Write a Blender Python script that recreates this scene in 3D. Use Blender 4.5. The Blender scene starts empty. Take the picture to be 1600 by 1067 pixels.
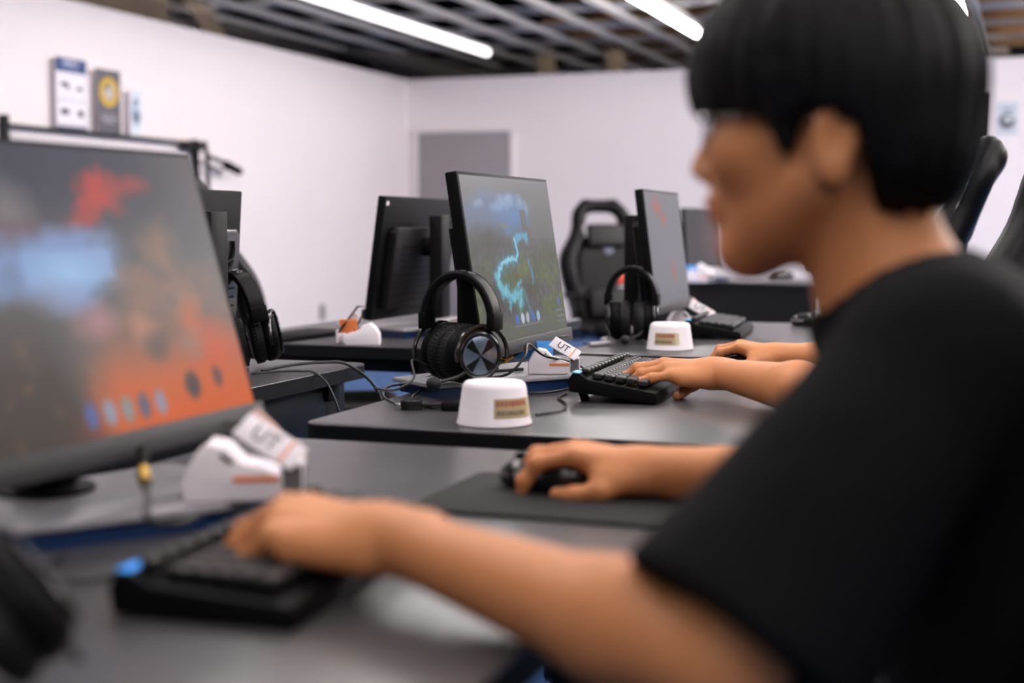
import bpy, bmesh, math, random
import numpy as np
from mathutils import Vector, Matrix, Euler

random.seed(7)
rng = np.random.default_rng(11)
SC = bpy.context.scene
COL = SC.collection
PI = math.pi
R = math.radians

# ------------------------------------------------------------------ helpers
def lin1(v):
    v = v / 255.0
    return v / 12.92 if v <= 0.04045 else ((v + 0.055) / 1.055) ** 2.4
def lin(c):
    return tuple(lin1(v) for v in c)

MATS = {}
def mat(name, col, rough=0.5, metal=0.0, spec=0.5, noise=None, bump=None, emit=None, estr=0.0,
        coat=0.0, attr=None, sheen=0.0, trans=0.0, stretch=(1, 1, 1), attr_emit=0.0, sss=0.0, rvar=0.0):
    if name in MATS:
        return MATS[name]
    m = bpy.data.materials.new(name)
    m.use_nodes = True
    nt = m.node_tree
    b = nt.nodes['Principled BSDF']
    c = lin(col)
    b.inputs['Base Color'].default_value = (*c, 1)
    b.inputs['Roughness'].default_value = rough
    b.inputs['Metallic'].default_value = metal
    b.inputs['Specular IOR Level'].default_value = spec
    b.inputs['Coat Weight'].default_value = coat
    b.inputs['Sheen Weight'].default_value = sheen
    b.inputs['Transmission Weight'].default_value = trans
    if sss:
        b.inputs['Subsurface Weight'].default_value = sss
        b.inputs['Subsurface Radius'].default_value = (1.0, 0.35, 0.2)
        b.inputs['Subsurface Scale'].default_value = 0.01
    tc = nt.nodes.new('ShaderNodeTexCoord')
    mp = nt.nodes.new('ShaderNodeMapping')
    mp.inputs['Scale'].default_value = stretch
    nt.links.new(tc.outputs['Object'], mp.inputs['Vector'])
    colsock = None
    if attr:
        a = nt.nodes.new('ShaderNodeAttribute')
        a.attribute_name = attr
        colsock = a.outputs['Color']
        if attr_emit:
            nt.links.new(colsock, b.inputs['Emission Color'])
            b.inputs['Emission Strength'].default_value = attr_emit
        else:
            nt.links.new(colsock, b.inputs['Base Color'])
    if noise:
        sc, amt = noise
        n = nt.nodes.new('ShaderNodeTexNoise')
        n.inputs['Scale'].default_value = sc
        n.inputs['Detail'].default_value = 4
        nt.links.new(mp.outputs['Vector'], n.inputs['Vector'])
        mx = nt.nodes.new('ShaderNodeMix')
        mx.data_type = 'RGBA'
        mx.blend_type = 'MULTIPLY'
        mx.inputs[0].default_value = 1.0
        rp = nt.nodes.new('ShaderNodeMapRange')
        rp.inputs['To Min'].default_value = 1 - amt
        rp.inputs['To Max'].default_value = 1 + amt
        nt.links.new(n.outputs['Fac'], rp.inputs['Value'])
        if colsock is not None and not attr_emit:
            nt.links.new(colsock, mx.inputs[6])
        else:
            mx.inputs[6].default_value = (*c, 1)
        nt.links.new(rp.outputs['Result'], mx.inputs[7])
        nt.links.new(mx.outputs[2], b.inputs['Base Color'])
        if rvar:
            r2 = nt.nodes.new('ShaderNodeMapRange')
            r2.inputs['To Min'].default_value = max(0, rough - rvar)
            r2.inputs['To Max'].default_value = rough + rvar
            nt.links.new(n.outputs['Fac'], r2.inputs['Value'])
            nt.links.new(r2.outputs['Result'], b.inputs['Roughness'])
    if bump:
        sc, st = bump
        n2 = nt.nodes.new('ShaderNodeTexNoise')
        n2.inputs['Scale'].default_value = sc
        n2.inputs['Detail'].default_value = 3
        nt.links.new(mp.outputs['Vector'], n2.inputs['Vector'])
        bp = nt.nodes.new('ShaderNodeBump')
        bp.inputs['Strength'].default_value = st
        bp.inputs['Distance'].default_value = 0.002
        nt.links.new(n2.outputs['Fac'], bp.inputs['Height'])
        nt.links.new(bp.outputs['Normal'], b.inputs['Normal'])
    if emit is not None:
        b.inputs['Emission Color'].default_value = (*lin(emit), 1)
        b.inputs['Emission Strength'].default_value = estr
    MATS[name] = m
    return m

def link(o, parent=None):
    COL.objects.link(o)
    if parent is not None:
        o.parent = parent
    return o

def tag(o, label=None, cat=None, group=None, kind=None):
    if label: o['label'] = label
    if cat: o['category'] = cat
    if group: o['group'] = group
    if kind: o['kind'] = kind
    return o

def thing(name, label, cat, loc=(0, 0, 0), rz=0.0, group=None):
    o = bpy.data.objects.new(name, None)
    o.empty_display_size = 0.05
    link(o)
    o.location = loc
    o.rotation_euler = (0, 0, rz)
    return tag(o, label, cat, group)

def children(o):
    return [c for c in bpy.data.objects if c.parent == o]

def dup(root, loc, rz, label, group=None):
    r = root.copy()
    COL.objects.link(r)
    r.location = loc
    r.rotation_euler = (0, 0, rz)
    r['label'] = label
    if group: r['group'] = group
    for ch in children(root):
        c = ch.copy(); COL.objects.link(c); c.parent = r
        for g in children(ch):
            d = g.copy(); COL.objects.link(d); d.parent = c
    return r

def mesh_object(name, verts, faces, material, parent=None, angle=35, smooth=True):
    me = bpy.data.meshes.new(name)
    me.from_pydata([tuple(v) for v in verts], [], [tuple(f) for f in faces])
    me.materials.append(material)
    if smooth:
        me.polygons.foreach_set('use_smooth', np.ones(len(me.polygons), dtype=bool))
        if angle is not None:
            me.set_sharp_from_angle(angle=R(angle))
    me.update()
    o = bpy.data.objects.new(name, me)
    return link(o, parent)

class MB:
    """collects shapes for one mesh"""
    def __init__(s):
        s.v = []; s.f = []
    def add(s, vs, fs, M=None):
        n = len(s.v)
        if M is not None:
            vs = [M @ Vector(v) for v in vs]
        s.v += [tuple(v) for v in vs]
        s.f += [tuple(i + n for i in f) for f in fs]
        return s
    def box(s, c, size, bevel=0.0, rot=None, seg=2, M=None):
        bm = bmesh.new()
        bmesh.ops.create_cube(bm, size=1.0)
        for v in bm.verts:
            v.co = Vector((v.co.x * size[0], v.co.y * size[1], v.co.z * size[2]))
        if bevel > 0:
            bmesh.ops.bevel(bm, geom=list(bm.edges), offset=min(bevel, min(size) * 0.49), segments=seg, profile=0.5, affect='EDGES')
        bm.verts.ensure_lookup_table()
        T = Matrix.Translation(c)
        if rot is not None:
            T = T @ Euler(rot).to_matrix().to_4x4()
        if M is not None:
            T = M @ T
        vs = [v.co.copy() for v in bm.verts]
        fs = [[v.index for v in f.verts] for f in bm.faces]
        bm.free()
        return s.add(vs, fs, T)
    def tube(s, pts, r, seg=8, M=None, caps=True, closed=False):
        pts = [Vector(p) for p in pts]
        n = len(pts)
        rs = r if isinstance(r, (list, tuple)) else [r] * n
        vs = []; fs = []
        up = None
        for i, p in enumerate(pts):
            if closed:
                t = (pts[(i + 1) % n] - pts[i - 1]).normalized()
            else:
                t = (pts[min(i + 1, n - 1)] - pts[max(i - 1, 0)]).normalized()
            if up is None:
                up = Vector((0, 0, 1)) if abs(t.z) < 0.9 else Vector((1, 0, 0))
            a = t.cross(up)
            if a.length < 1e-6:
                a = t.orthogonal()
            a.normalize()
            b = a.cross(t).normalized()
            up = b
            for k in range(seg):
                th = 2 * PI * k / seg
                vs.append(p + (a * math.cos(th) + b * math.sin(th)) * rs[i])
        m = n if closed else n - 1
        for i in range(m):
            j = (i + 1) % n
            for k in range(seg):
                k2 = (k + 1) % seg
                fs.append((i * seg + k, i * seg + k2, j * seg + k2, j * seg + k))
        if caps and not closed:
            fs.append(tuple(range(seg - 1, -1, -1)))
            fs.append(tuple((n - 1) * seg + k for k in range(seg)))
        return s.add(vs, fs, M)
    def cyl(s, p0, p1, r0, r1=None, seg=20, M=None):
        return s.tube([p0, p1], [r0, r0 if r1 is None else r1], seg, M)
    def lathe(s, prof, seg=32, M=None, axis='z'):
        """prof: list of (r, h); closed at r == 0 ends"""
        vs = []; fs = []
        n = len(prof)
        for (r, h) in prof:
            for k in range(seg):
                th = 2 * PI * k / seg
                a, b = r * math.cos(th), r * math.sin(th)
                vs.append((a, b, h) if axis == 'z' else ((h, a, b) if axis == 'x' else (b, h, a)))
        for i in range(n - 1):
            for k in range(seg):
                k2 = (k + 1) % seg
                fs.append((i * seg + k, i * seg + k2, (i + 1) * seg + k2, (i + 1) * seg + k))
        fs.append(tuple(range(seg - 1, -1, -1)))
        fs.append(tuple((n - 1) * seg + k for k in range(seg)))
        return s.add(vs, fs, M)
    def sphere(s, c, r, seg=16, M=None):
        rr = r if isinstance(r, (list, tuple)) else (r, r, r)
        vs = []; fs = []
        rings = seg // 2
        for i in range(1, rings):
            ph = PI * i / rings
            for k in range(seg):
                th = 2 * PI * k / seg
                vs.append((c[0] + rr[0] * math.sin(ph) * math.cos(th), c[1] + rr[1] * math.sin(ph) * math.sin(th), c[2] + rr[2] * math.cos(ph)))
        for i in range(rings - 2):
            for k in range(seg):
                k2 = (k + 1) % seg
                fs.append((i * seg + k, (i + 1) * seg + k, (i + 1) * seg + k2, i * seg + k2))
        n = len(vs)
        vs += [(c[0], c[1], c[2] + rr[2]), (c[0], c[1], c[2] - rr[2])]
        for k in range(seg):
            k2 = (k + 1) % seg
            fs.append((n, k, k2))
            fs.append((n + 1, (rings - 2) * seg + k2, (rings - 2) * seg + k))
        return s.add(vs, fs, M)
    def prism(s, poly, z0, z1, bevel=0.0, M=None, seg=2):
        bm = bmesh.new()
        lo = [bm.verts.new((x, y, z0)) for x, y in poly]
        hi = [bm.verts.new((x, y, z1)) for x, y in poly]
        n = len(poly)
        bm.faces.new(lo[::-1]); bm.faces.new(hi)
        for i in range(n):
            bm.faces.new((lo[i], lo[(i + 1) % n], hi[(i + 1) % n], hi[i]))
        bmesh.ops.recalc_face_normals(bm, faces=list(bm.faces))
        if bevel > 0:
            es = [e for e in bm.edges if abs(e.verts[0].co.z - e.verts[1].co.z) < 1e-6]
            bmesh.ops.bevel(bm, geom=es, offset=bevel, segments=seg, profile=0.5, affect='EDGES')
        bm.verts.index_update()
        vs = [v.co.copy() for v in bm.verts]
        fs = [[v.index for v in f.verts] for f in bm.faces]
        bm.free()
        return s.add(vs, fs, M)
    def build(s, name, material, parent=None, angle=35):
        return mesh_object(name, s.v, s.f, material, parent, angle)

def rounded_rect(x0, x1, y0, y1, r, n=6):
    pts = []
    for cx, cy, a0 in ((x1 - r, y1 - r, 0), (x0 + r, y1 - r, 90), (x0 + r, y0 + r, 180), (x1 - r, y0 + r, 270)):
        for k in range(n + 1):
            a = R(a0 + 90 * k / n)
            pts.append((cx + r * math.cos(a), cy + r * math.sin(a)))
    return pts

def spline(pts, n=8):
    """Catmull-Rom through pts"""
    P = [Vector(p) for p in pts]
    out = []
    for i in range(len(P) - 1):
        p0 = P[max(i - 1, 0)]; p1 = P[i]; p2 = P[i + 1]; p3 = P[min(i + 2, len(P) - 1)]
        for k in range(n):
            t = k / n
            out.append(0.5 * ((2 * p1) + (p2 - p0) * t + (2 * p0 - 5 * p1 + 4 * p2 - p3) * t * t + (3 * p1 - p0 - 3 * p2 + p3) * t ** 3))
    out.append(P[-1])
    return out

def text_mesh(txt, size):
    cu = bpy.data.curves.new('lettering', 'FONT')
    cu.body = txt; cu.size = size; cu.align_x = 'CENTER'; cu.align_y = 'CENTER'
    cu.extrude = size * 0.02
    o = bpy.data.objects.new('lettering', cu)
    COL.objects.link(o)
    dg = bpy.context.evaluated_depsgraph_get()
    me = bpy.data.meshes.new_from_object(o.evaluated_get(dg))
    vs = [v.co.copy() for v in me.vertices]
    fs = [list(p.vertices) for p in me.polygons]
    bpy.data.objects.remove(o); bpy.data.curves.remove(cu); bpy.data.meshes.remove(me)
    return vs, fs

# ---------------------------------------------------------------- value noise for pictures and cloth
def vnoise(x, y, seed=0):
    xi = np.floor(x).astype(np.int64); yi = np.floor(y).astype(np.int64)
    xf = x - xi; yf = y - yi
    def h(a, b):
        n = (a * 374761393 + b * 668265263 + seed * 982451653) & 0xffffffff
        n = ((n ^ (n >> 13)) * 1274126177) & 0xffffffff
        return ((n ^ (n >> 16)) & 0xffff) / 65535.0
    u = xf * xf * (3 - 2 * xf); v = yf * yf * (3 - 2 * yf)
    return (h(xi, yi) * (1 - u) + h(xi + 1, yi) * u) * (1 - v) + (h(xi, yi + 1) * (1 - u) + h(xi + 1, yi + 1) * u) * v
def fbm(x, y, seed=0, o=4):
    s = 0; a = 0.5
    for i in range(o):
        s = s + a * vnoise(x, y, seed + i); x = x * 2.03; y = y * 2.03; a *= 0.5
    return s / (1 - 0.5 ** o)

class Pic:
    """a printed or displayed picture, held as a colour for every grid point"""
    def __init__(s, nx, ny, base):
        s.U, s.V = np.meshgrid(np.linspace(0, 1, nx), np.linspace(0, 1, ny))
        s.C = np.zeros((ny, nx, 3)) + np.array(base, float)
        s.nx, s.ny = nx, ny
    def mix(s, col, a):
        a = np.clip(a, 0, 1)[..., None]
        s.C = s.C * (1 - a) + np.array(col, float) * a
    def blob(s, u, v, ru, rv, col, a=1.0, hard=1.0, rough=0.0, seed=1, nf=9):
        d = np.sqrt(((s.U - u) / ru) ** 2 + ((s.V - v) / rv) ** 2)
        if rough:
            d = d + rough * (fbm(s.U * nf, s.V * nf, seed) - 0.5) * 2
        s.mix(col, a * np.clip((1.0 - d) * hard + 0.5, 0, 1) if hard > 1.5 else a * np.clip(1 - d, 0, 1) ** 0.8)
    def line(s, pts, w, col, a=1.0, soft=1.0, wob=0.0, seed=3, asp=1.78):
        D = np.full(s.U.shape, 9.0)
        U = s.U * asp; V = s.V
        if wob:
            U = U + wob * (fbm(s.U * 30, s.V * 20, seed) - 0.5); V = V + wob * (fbm(s.U * 30, s.V * 20, seed + 9) - 0.5)
        for (a0, b0), (a1, b1) in zip(pts[:-1], pts[1:]):
            ax, ay, bx, by = a0 * asp, b0, a1 * asp, b1
            t = np.clip(((U - ax) * (bx - ax) + (V - ay) * (by - ay)) / ((bx - ax) ** 2 + (by - ay) ** 2 + 1e-9), 0, 1)
            D = np.minimum(D, np.hypot(U - ax - t * (bx - ax), V - ay - t * (by - ay)))
        s.mix(col, a * np.clip((1 - D / w) * (1 + soft), 0, 1))
    def rect(s, u0, u1, v0, v1, col, a=1.0):
        s.mix(col, a * ((s.U >= u0) & (s.U <= u1) & (s.V >= v0) & (s.V <= v1)))
    def build(s, name, place, material, parent=None):
        """place(u, v) -> point"""
        vs = [place(u, v) for u, v in zip(s.U.ravel(), s.V.ravel())]
        fs = []
        nx = s.nx
        for j in range(s.ny - 1):
            for i in range(nx - 1):
                a = j * nx + i
                fs.append((a, a + 1, a + nx + 1, a + nx))
        o = mesh_object(name, vs, fs, material, parent, angle=None)
        ca = o.data.color_attributes.new('picture', 'FLOAT_COLOR', 'POINT')
        c = np.clip(s.C, 0, 255) / 255.0
        c = np.where(c <= 0.04045, c / 12.92, ((c + 0.055) / 1.055) ** 2.4)
        ca.data.foreach_set('color', np.concatenate([c.reshape(-1, 3), np.ones((c.shape[0] * c.shape[1], 1))], 1).astype(np.float32).ravel())
        return o

# ---------------------------------------------------------------- smooth solid modelling on a grid (bodies, hair, clothes, chair backs)
class Field:
    def __init__(s, lo, hi, h):
        s.lo = np.array(lo, float); s.h = h
        s.n = np.ceil((np.array(hi) - s.lo) / h).astype(int) + 1
        s.F = np.full(s.n, 1.0, np.float32)
    def _sl(s, lo, hi, m):
        a = np.clip(np.floor((np.array(lo) - m - s.lo) / s.h).astype(int), 0, s.n)
        b = np.clip(np.ceil((np.array(hi) + m - s.lo) / s.h).astype(int) + 1, 0, s.n)
        return a, b
    def apply(s, f, lo, hi, k=0.01, op='u'):
        a, b = s._sl(lo, hi, k + 3 * s.h)
        if np.any(b <= a):
            return
        sl = tuple(slice(i, j) for i, j in zip(a, b))
        X = (s.lo[0] + s.h * np.arange(a[0], b[0]))[:, None, None]
        Y = (s.lo[1] + s.h * np.arange(a[1], b[1]))[None, :, None]
        Z = (s.lo[2] + s.h * np.arange(a[2], b[2]))[None, None, :]
        d = f(X, Y, Z).astype(np.float32)
        F = s.F[sl]
        if op == 'u':
            hh = np.maximum(k - np.abs(F - d), 0) / k
            s.F[sl] = np.minimum(F, d) - hh * hh * k * 0.25
        else:
            d = -d
            hh = np.maximum(k - np.abs(F - d), 0) / k
            s.F[sl] = np.maximum(F, d) + hh * hh * k * 0.25
    def cap(s, p0, r0, p1, r1, k=0.01, op='u', flat=(1, 1, 1)):
        p0 = np.array(p0, float); p1 = np.array(p1, float)
        ab = p1 - p0; L2 = max(ab @ ab, 1e-12)
        def f(X, Y, Z):
            t = np.clip(((X - p0[0]) * ab[0] + (Y - p0[1]) * ab[1] + (Z - p0[2]) * ab[2]) / L2, 0, 1)
            return np.sqrt((X - p0[0] - t * ab[0]) ** 2 + (Y - p0[1] - t * ab[1]) ** 2 + (Z - p0[2] - t * ab[2]) ** 2) - (r0 + t * (r1 - r0))
        m = max(r0, r1)
        s.apply(f, np.minimum(p0, p1) - m, np.maximum(p0, p1) + m, k, op)
    def chain(s, pts, k=0.01):
        for (p, r), (q, t) in zip(pts[:-1], pts[1:]):
            s.cap(p, r, q, t, k)
    def path(s, pts, k=0.01):
        """one smooth tapering roll through all points"""
        P = [np.array(list(p) + [r], float) for p, r in pts]
        Q = []
        for i in range(len(P) - 1):
            p0 = P[max(i - 1, 0)]; p1 = P[i]; p2 = P[i + 1]; p3 = P[min(i + 2, len(P) - 1)]
            for t in (0, 0.2, 0.4, 0.6, 0.8):
                Q.append(0.5 * ((2 * p1) + (p2 - p0) * t + (2 * p0 - 5 * p1 + 4 * p2 - p3) * t * t + (3 * p1 - p0 - 3 * p2 + p3) * t ** 3))
        Q.append(P[-1])
        def f(X, Y, Z):
            D = None
            for a, b in zip(Q[:-1], Q[1:]):
                ab = b[:3] - a[:3]
                t = np.clip(((X - a[0]) * ab[0] + (Y - a[1]) * ab[1] + (Z - a[2]) * ab[2]) / max(ab @ ab, 1e-12), 0, 1)
                d = np.sqrt((X - a[0] - t * ab[0]) ** 2 + (Y - a[1] - t * ab[1]) ** 2 + (Z - a[2] - t * ab[2]) ** 2) - (a[3] + t * (b[3] - a[3]))
                D = d if D is None else np.minimum(D, d)
            return D
        A = np.array(Q)
        m = A[:, 3].max()
        s.apply(f, A[:, :3].min(0) - m, A[:, :3].max(0) + m, k)
    def ell(s, c, r, M=None, k=0.01, op='u'):
        c = np.array(c, float); r = np.array(r, float)
        A = np.eye(3) if M is None else np.array(M, float)   # rows: local axes in world
        def f(X, Y, Z):
            dx, dy, dz = X - c[0], Y - c[1], Z - c[2]
            q = [(A[i][0] * dx + A[i][1] * dy + A[i][2] * dz) for i in range(3)]
            k0 = np.sqrt(sum((q[i] / r[i]) ** 2 for i in range(3)))
            k1 = np.sqrt(sum((q[i] / r[i] ** 2) ** 2 for i in range(3)))
            return k0 * (k0 - 1) / np.maximum(k1, 1e-6)
        m = max(r)
        s.apply(f, c - m, c + m, k, op)
    def rbox(s, c, half, rad, M=None, k=0.01, op='u'):
        c = np.array(c, float)
        A = np.eye(3) if M is None else np.array(M, float)
        def f(X, Y, Z):
            dx, dy, dz = X - c[0], Y - c[1], Z - c[2]
            q = [np.abs(A[i][0] * dx + A[i][1] * dy + A[i][2] * dz) - (half[i] - rad) for i in range(3)]
            return np.sqrt(sum(np.maximum(v, 0) ** 2 for v in q)) + np.minimum(np.maximum(np.maximum(q[0], q[1]), q[2]), 0) - rad
        m = float(np.linalg.norm(half))
        s.apply(f, c - m, c + m, k, op)
    def clip(s, p, n, k=0.004):
        """remove what lies on the n side of the plane"""
        p = np.array(p, float); n = np.array(n, float); n = n / np.linalg.norm(n)
        hi = s.lo + s.h * s.n
        s.apply(lambda X, Y, Z: -((X - p[0]) * n[0] + (Y - p[1]) * n[1] + (Z - p[2]) * n[2]), s.lo, hi, k, 's')
    def mesh(s):
        F = s.F
        F[0] = F[-1] = 1; F[:, 0] = F[:, -1] = 1; F[:, :, 0] = F[:, :, -1] = 1
        B = F < 0
        cnt = np.zeros(tuple(s.n - 1), np.int8)
        for i in (0, 1):
            for j in (0, 1):
                for k in (0, 1):
                    cnt += B[i:s.n[0] - 1 + i, j:s.n[1] - 1 + j, k:s.n[2] - 1 + k]
        idx = np.argwhere((cnt > 0) & (cnt < 8))
        del cnt
        N = len(idx)
        key = (idx[:, 0] * s.n[1] + idx[:, 1]) * s.n[2] + idx[:, 2]
        acc = np.zeros((N, 3)); num = np.zeros(N)
        corners = [(i, j, k) for i in (0, 1) for j in (0, 1) for k in (0, 1)]
        val = {c: F[idx[:, 0] + c[0], idx[:, 1] + c[1], idx[:, 2] + c[2]] for c in corners}
        for c in corners:
            for ax in range(3):
                if c[ax] == 0:
                    d = list(c); d[ax] = 1; d = tuple(d)
                    a, b = val[c], val[d]
                    m = (a < 0) != (b < 0)
                    t = np.where(m, a / np.where(m, a - b, 1), 0)
                    p = np.tile(np.array(c, float), (N, 1)); p[:, ax] += t
                    acc += p * m[:, None]; num += m
        V = (idx + acc / num[:, None]) * s.h + s.lo
        order = np.argsort(key); sk = key[order]
        def look(i, j, k):
            q = (i * s.n[1] + j) * s.n[2] + k
            return order[np.searchsorted(sk, q)]
        quads = []
        for ax in range(3):
            sl0 = [slice(None)] * 3; sl1 = [slice(None)] * 3
            sl0[ax] = slice(0, -1); sl1[ax] = slice(1, None)
            e = np.argwhere(B[tuple(sl0)] != B[tuple(sl1)])
            ins = B[tuple(e.T)]
            a1, a2 = [(1, 2), (2, 0), (0, 1)][ax]
            q = []
            for o1, o2 in ((0, 0), (-1, 0), (-1, -1), (0, -1)):
                w = e.copy(); w[:, a1] += o1; w[:, a2] += o2
                q.append(look(w[:, 0], w[:, 1], w[:, 2]))
            q = np.stack(q, 1)
            q[~ins] = q[~ins][:, ::-1]
            quads.append(q)
        return V, np.concatenate(quads, 0)

def relax(V, Q, it=2, lam=0.5):
    n = len(V)
    e = np.concatenate([Q[:, [0, 1]], Q[:, [1, 2]], Q[:, [2, 3]], Q[:, [3, 0]]], 0)
    deg = np.bincount(e[:, 0], minlength=n) + np.bincount(e[:, 1], minlength=n)
    for i in range(it):
        for l in (lam, -lam * 1.03):
            S = np.zeros_like(V)
            for ax in range(3):
                S[:, ax] = np.bincount(e[:, 0], V[e[:, 1], ax], n) + np.bincount(e[:, 1], V[e[:, 0], ax], n)
            V = V + l * (S / np.maximum(deg, 1)[:, None] - V)
    return V

def solid(name, field, material, parent=None, it=2, post=None):
    V, Q = field.mesh()
    V = relax(V, Q, it)
    if post is not None:
        V = post(V)
    me = bpy.data.meshes.new(name)
    me.vertices.add(len(V)); me.vertices.foreach_set('co', V.astype(np.float32).ravel())
    me.loops.add(len(Q) * 4); me.loops.foreach_set('vertex_index', Q.astype(np.int32).ravel())
    me.polygons.add(len(Q))
    me.polygons.foreach_set('loop_start', np.arange(0, len(Q) * 4, 4, dtype=np.int32))
    me.polygons.foreach_set('use_smooth', np.ones(len(Q), bool))
    me.update(calc_edges=True); me.validate()
    me.materials.append(material)
    o = bpy.data.objects.new(name, me)
    return link(o, parent), V

# ------------------------------------------------------------------ materials
M_WALL = mat('white_wall_paint', (238, 229, 230), 0.6, noise=(1.5, 0.02), bump=(120, 0.05))
M_FLOOR = mat('blue_carpet', (58, 96, 148), 0.95, noise=(60, 0.12), bump=(300, 0.4))
M_DOOR = mat('grey_door_paint', (150, 144, 148), 0.5, noise=(3, 0.02))
M_CEIL = mat('black_slab', (30, 29, 29), 0.9, noise=(2, 0.2))
M_STEEL = mat('grey_steel_channel', (204, 200, 197), 0.5, 0.0, noise=(5, 0.08))
M_BROWN = mat('brown_board', (186, 142, 92), 0.8, noise=(4, 0.15), stretch=(1, 8, 1))
M_BEIGE = mat('beige_coated_steel', (176, 156, 132), 0.7, noise=(6, 0.1))
M_DUCT = mat('grey_duct_wrap', (88, 84, 82), 0.6, 0.1, noise=(8, 0.15))
M_DESK = mat('charcoal_laminate', (66, 64, 66), 0.31, noise=(9, 0.12), stretch=(1, 9, 1), spec=0.6, rvar=0.04)
M_DESKEDGE = mat('black_edge', (13, 13, 14), 0.5, spec=0.25, noise=(20, 0.1))
M_FRAME = mat('black_steel', (14, 14, 15), 0.5, 0.0, 0.3, noise=(20, 0.1))
M_BLK = mat('black_plastic', (13, 13, 14), 0.5, spec=0.07, noise=(40, 0.08), bump=(900, 0.03))
M_BLK2 = mat('dark_grey_plastic', (21, 20, 21), 0.5, spec=0.1, noise=(40, 0.08), bump=(900, 0.05))
M_CHIN = mat('grey_bezel_plastic', (40, 39, 41), 0.5, spec=0.3, noise=(40, 0.05))
M_GLOSS = mat('glossy_black_plastic', (18, 18, 19), 0.2, noise=(30, 0.05))
M_LEATHER = mat('black_leatherette', (12, 11, 12), 0.4, spec=0.13, noise=(25, 0.1), bump=(260, 0.12))
M_LEATHER2 = mat('charcoal_leatherette', (28, 27, 28), 0.45, spec=0.2, noise=(25, 0.1), bump=(260, 0.12))
M_FABRIC = mat('black_mesh_fabric', (22, 22, 23), 0.85, noise=(200, 0.15))
M_PAD = mat('soft_black_foam', (17, 17, 18), 0.6, spec=0.3, bump=(300, 0.15), noise=(80, 0.1))
M_CABLE = mat('black_cable', (20, 20, 20), 0.4, noise=(50, 0.05))
M_PLATE = mat('silver_grey_plate', (150, 148, 152), 0.35, 0.1, noise=(12, 0.04))
M_BLUE = mat('dark_blue_plastic', (16, 44, 84), 0.3, noise=(10, 0.05))
M_WHITE = mat('white_plastic', (236, 228, 234), 0.45, noise=(10, 0.02))
M_ORANGE = mat('orange_card', (232, 132, 76), 0.5, noise=(10, 0.05))
M_PINK = mat('pale_pink_card', (232, 190, 178), 0.5, noise=(10, 0.03))
M_GREYLBL = mat('grey_label', (104, 102, 104), 0.5, noise=(40, 0.1))
M_INK = mat('black_ink', (26, 26, 28), 0.6, noise=(40, 0.05))
M_GOLD = mat('brass_ferrule', (176, 140, 46), 0.35, 0.7, noise=(40, 0.1))
M_RED = mat('red_plastic', (206, 60, 32), 0.45, noise=(40, 0.08))
M_YEL = mat('yellow_plastic', (222, 172, 50), 0.45, noise=(40, 0.08))
M_METAL = mat('brushed_silver_disc', (150, 166, 186), 0.24, 0.85, noise=(60, 0.1))
M_CHROME = mat('chrome', (220, 220, 224), 0.12, 1.0, noise=(60, 0.03))
M_SKIN = mat('skin', (208, 150, 112), 0.5, attr='tone', noise=(60, 0.04), bump=(700, 0.06), spec=0.35)
M_HAIR = mat('black_hair', (10, 9, 9), 0.6, noise=(90, 0.25), stretch=(1, 1, 0.2), spec=0.18)
M_SHIRT = mat('black_cotton', (11, 11, 12), 0.9, noise=(300, 0.1), bump=(500, 0.12), spec=0.15)
M_SHIRT2 = mat('dark_grey_cotton', (40, 42, 46), 0.9, noise=(300, 0.1), bump=(500, 0.12))
M_PANTS = mat('dark_denim', (30, 33, 42), 0.85, noise=(250, 0.15), bump=(400, 0.2))
M_SHOE = mat('grey_shoe_fabric', (90, 90, 92), 0.8, noise=(100, 0.1))
M_GLASS = mat('spectacle_lens', (245, 248, 250), 0.02, trans=1.0, noise=None)
M_PRINT = mat('printed_picture', (200, 200, 200), 0.5, attr='picture')
M_SCREEN = mat('lit_screen', (10, 10, 10), 0.34, attr='picture', attr_emit=0.88, spec=0.08)
M_TUBE = mat('lamp_diffuser', (250, 248, 250), 0.4, emit=(255, 248, 246), estr=31.0)
M_TUBE_HI = mat('lamp_diffuser_bright', (250, 248, 250), 0.4, emit=(255, 248, 246), estr=60.0)
M_TUBE_DIM = mat('lamp_diffuser_dim', (250, 248, 250), 0.4, emit=(255, 248, 246), estr=3.0)
M_LAMPBODY = mat('white_lamp_body', (225, 222, 226), 0.4, noise=(10, 0.02))
M_LEDBLUE = mat('blue_led_window', (20, 110, 190), 0.4, emit=(20, 140, 225), estr=0.9)
M_LEDCYAN = mat('pale_blue_led_window', (110, 180, 220), 0.4, emit=(100, 185, 230), estr=0.6)
M_LEDGREEN = mat('green_led_window', (20, 170, 120), 0.4, emit=(10, 190, 130), estr=0.8)
M_KEY = mat('dark_keycap_plastic', (23, 23, 25), 0.42, noise=(120, 0.12))
M_MAT = mat('black_cloth_mat', (26, 26, 27), 0.8, spec=0.3, noise=(300, 0.12))
M_CARD = mat('pale_blue_card', (176, 190, 220), 0.5, noise=(10, 0.03))

# ------------------------------------------------------------------ the setting
def struct(name, mb, material, angle=35):
    return tag(mb.build(name, material, None, angle), kind='structure')

WX, WY, WZ = -5.85, 13.2, 2.47
struct('floor', MB().box((-1.5, 7, -0.05), (18, 30, 0.1)), M_FLOOR)
struct('wall_left', MB().box((WX - 0.06, 4.8, WZ / 2), (0.12, 17.0, WZ)), M_WALL)
struct('wall_back', MB().box((-0.65, WY + 0.06, WZ / 2), (10.4, 0.12, WZ)), M_WALL)
struct('baseboard_left', MB().box((WX + 0.006, 4.8, 0.03), (0.012, 16.8, 0.06), 0.003), M_DESKEDGE)
struct('baseboard_back', MB().box((-0.65, WY - 0.006, 0.03), (10.3, 0.012, 0.06), 0.003), M_DESKEDGE)
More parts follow.
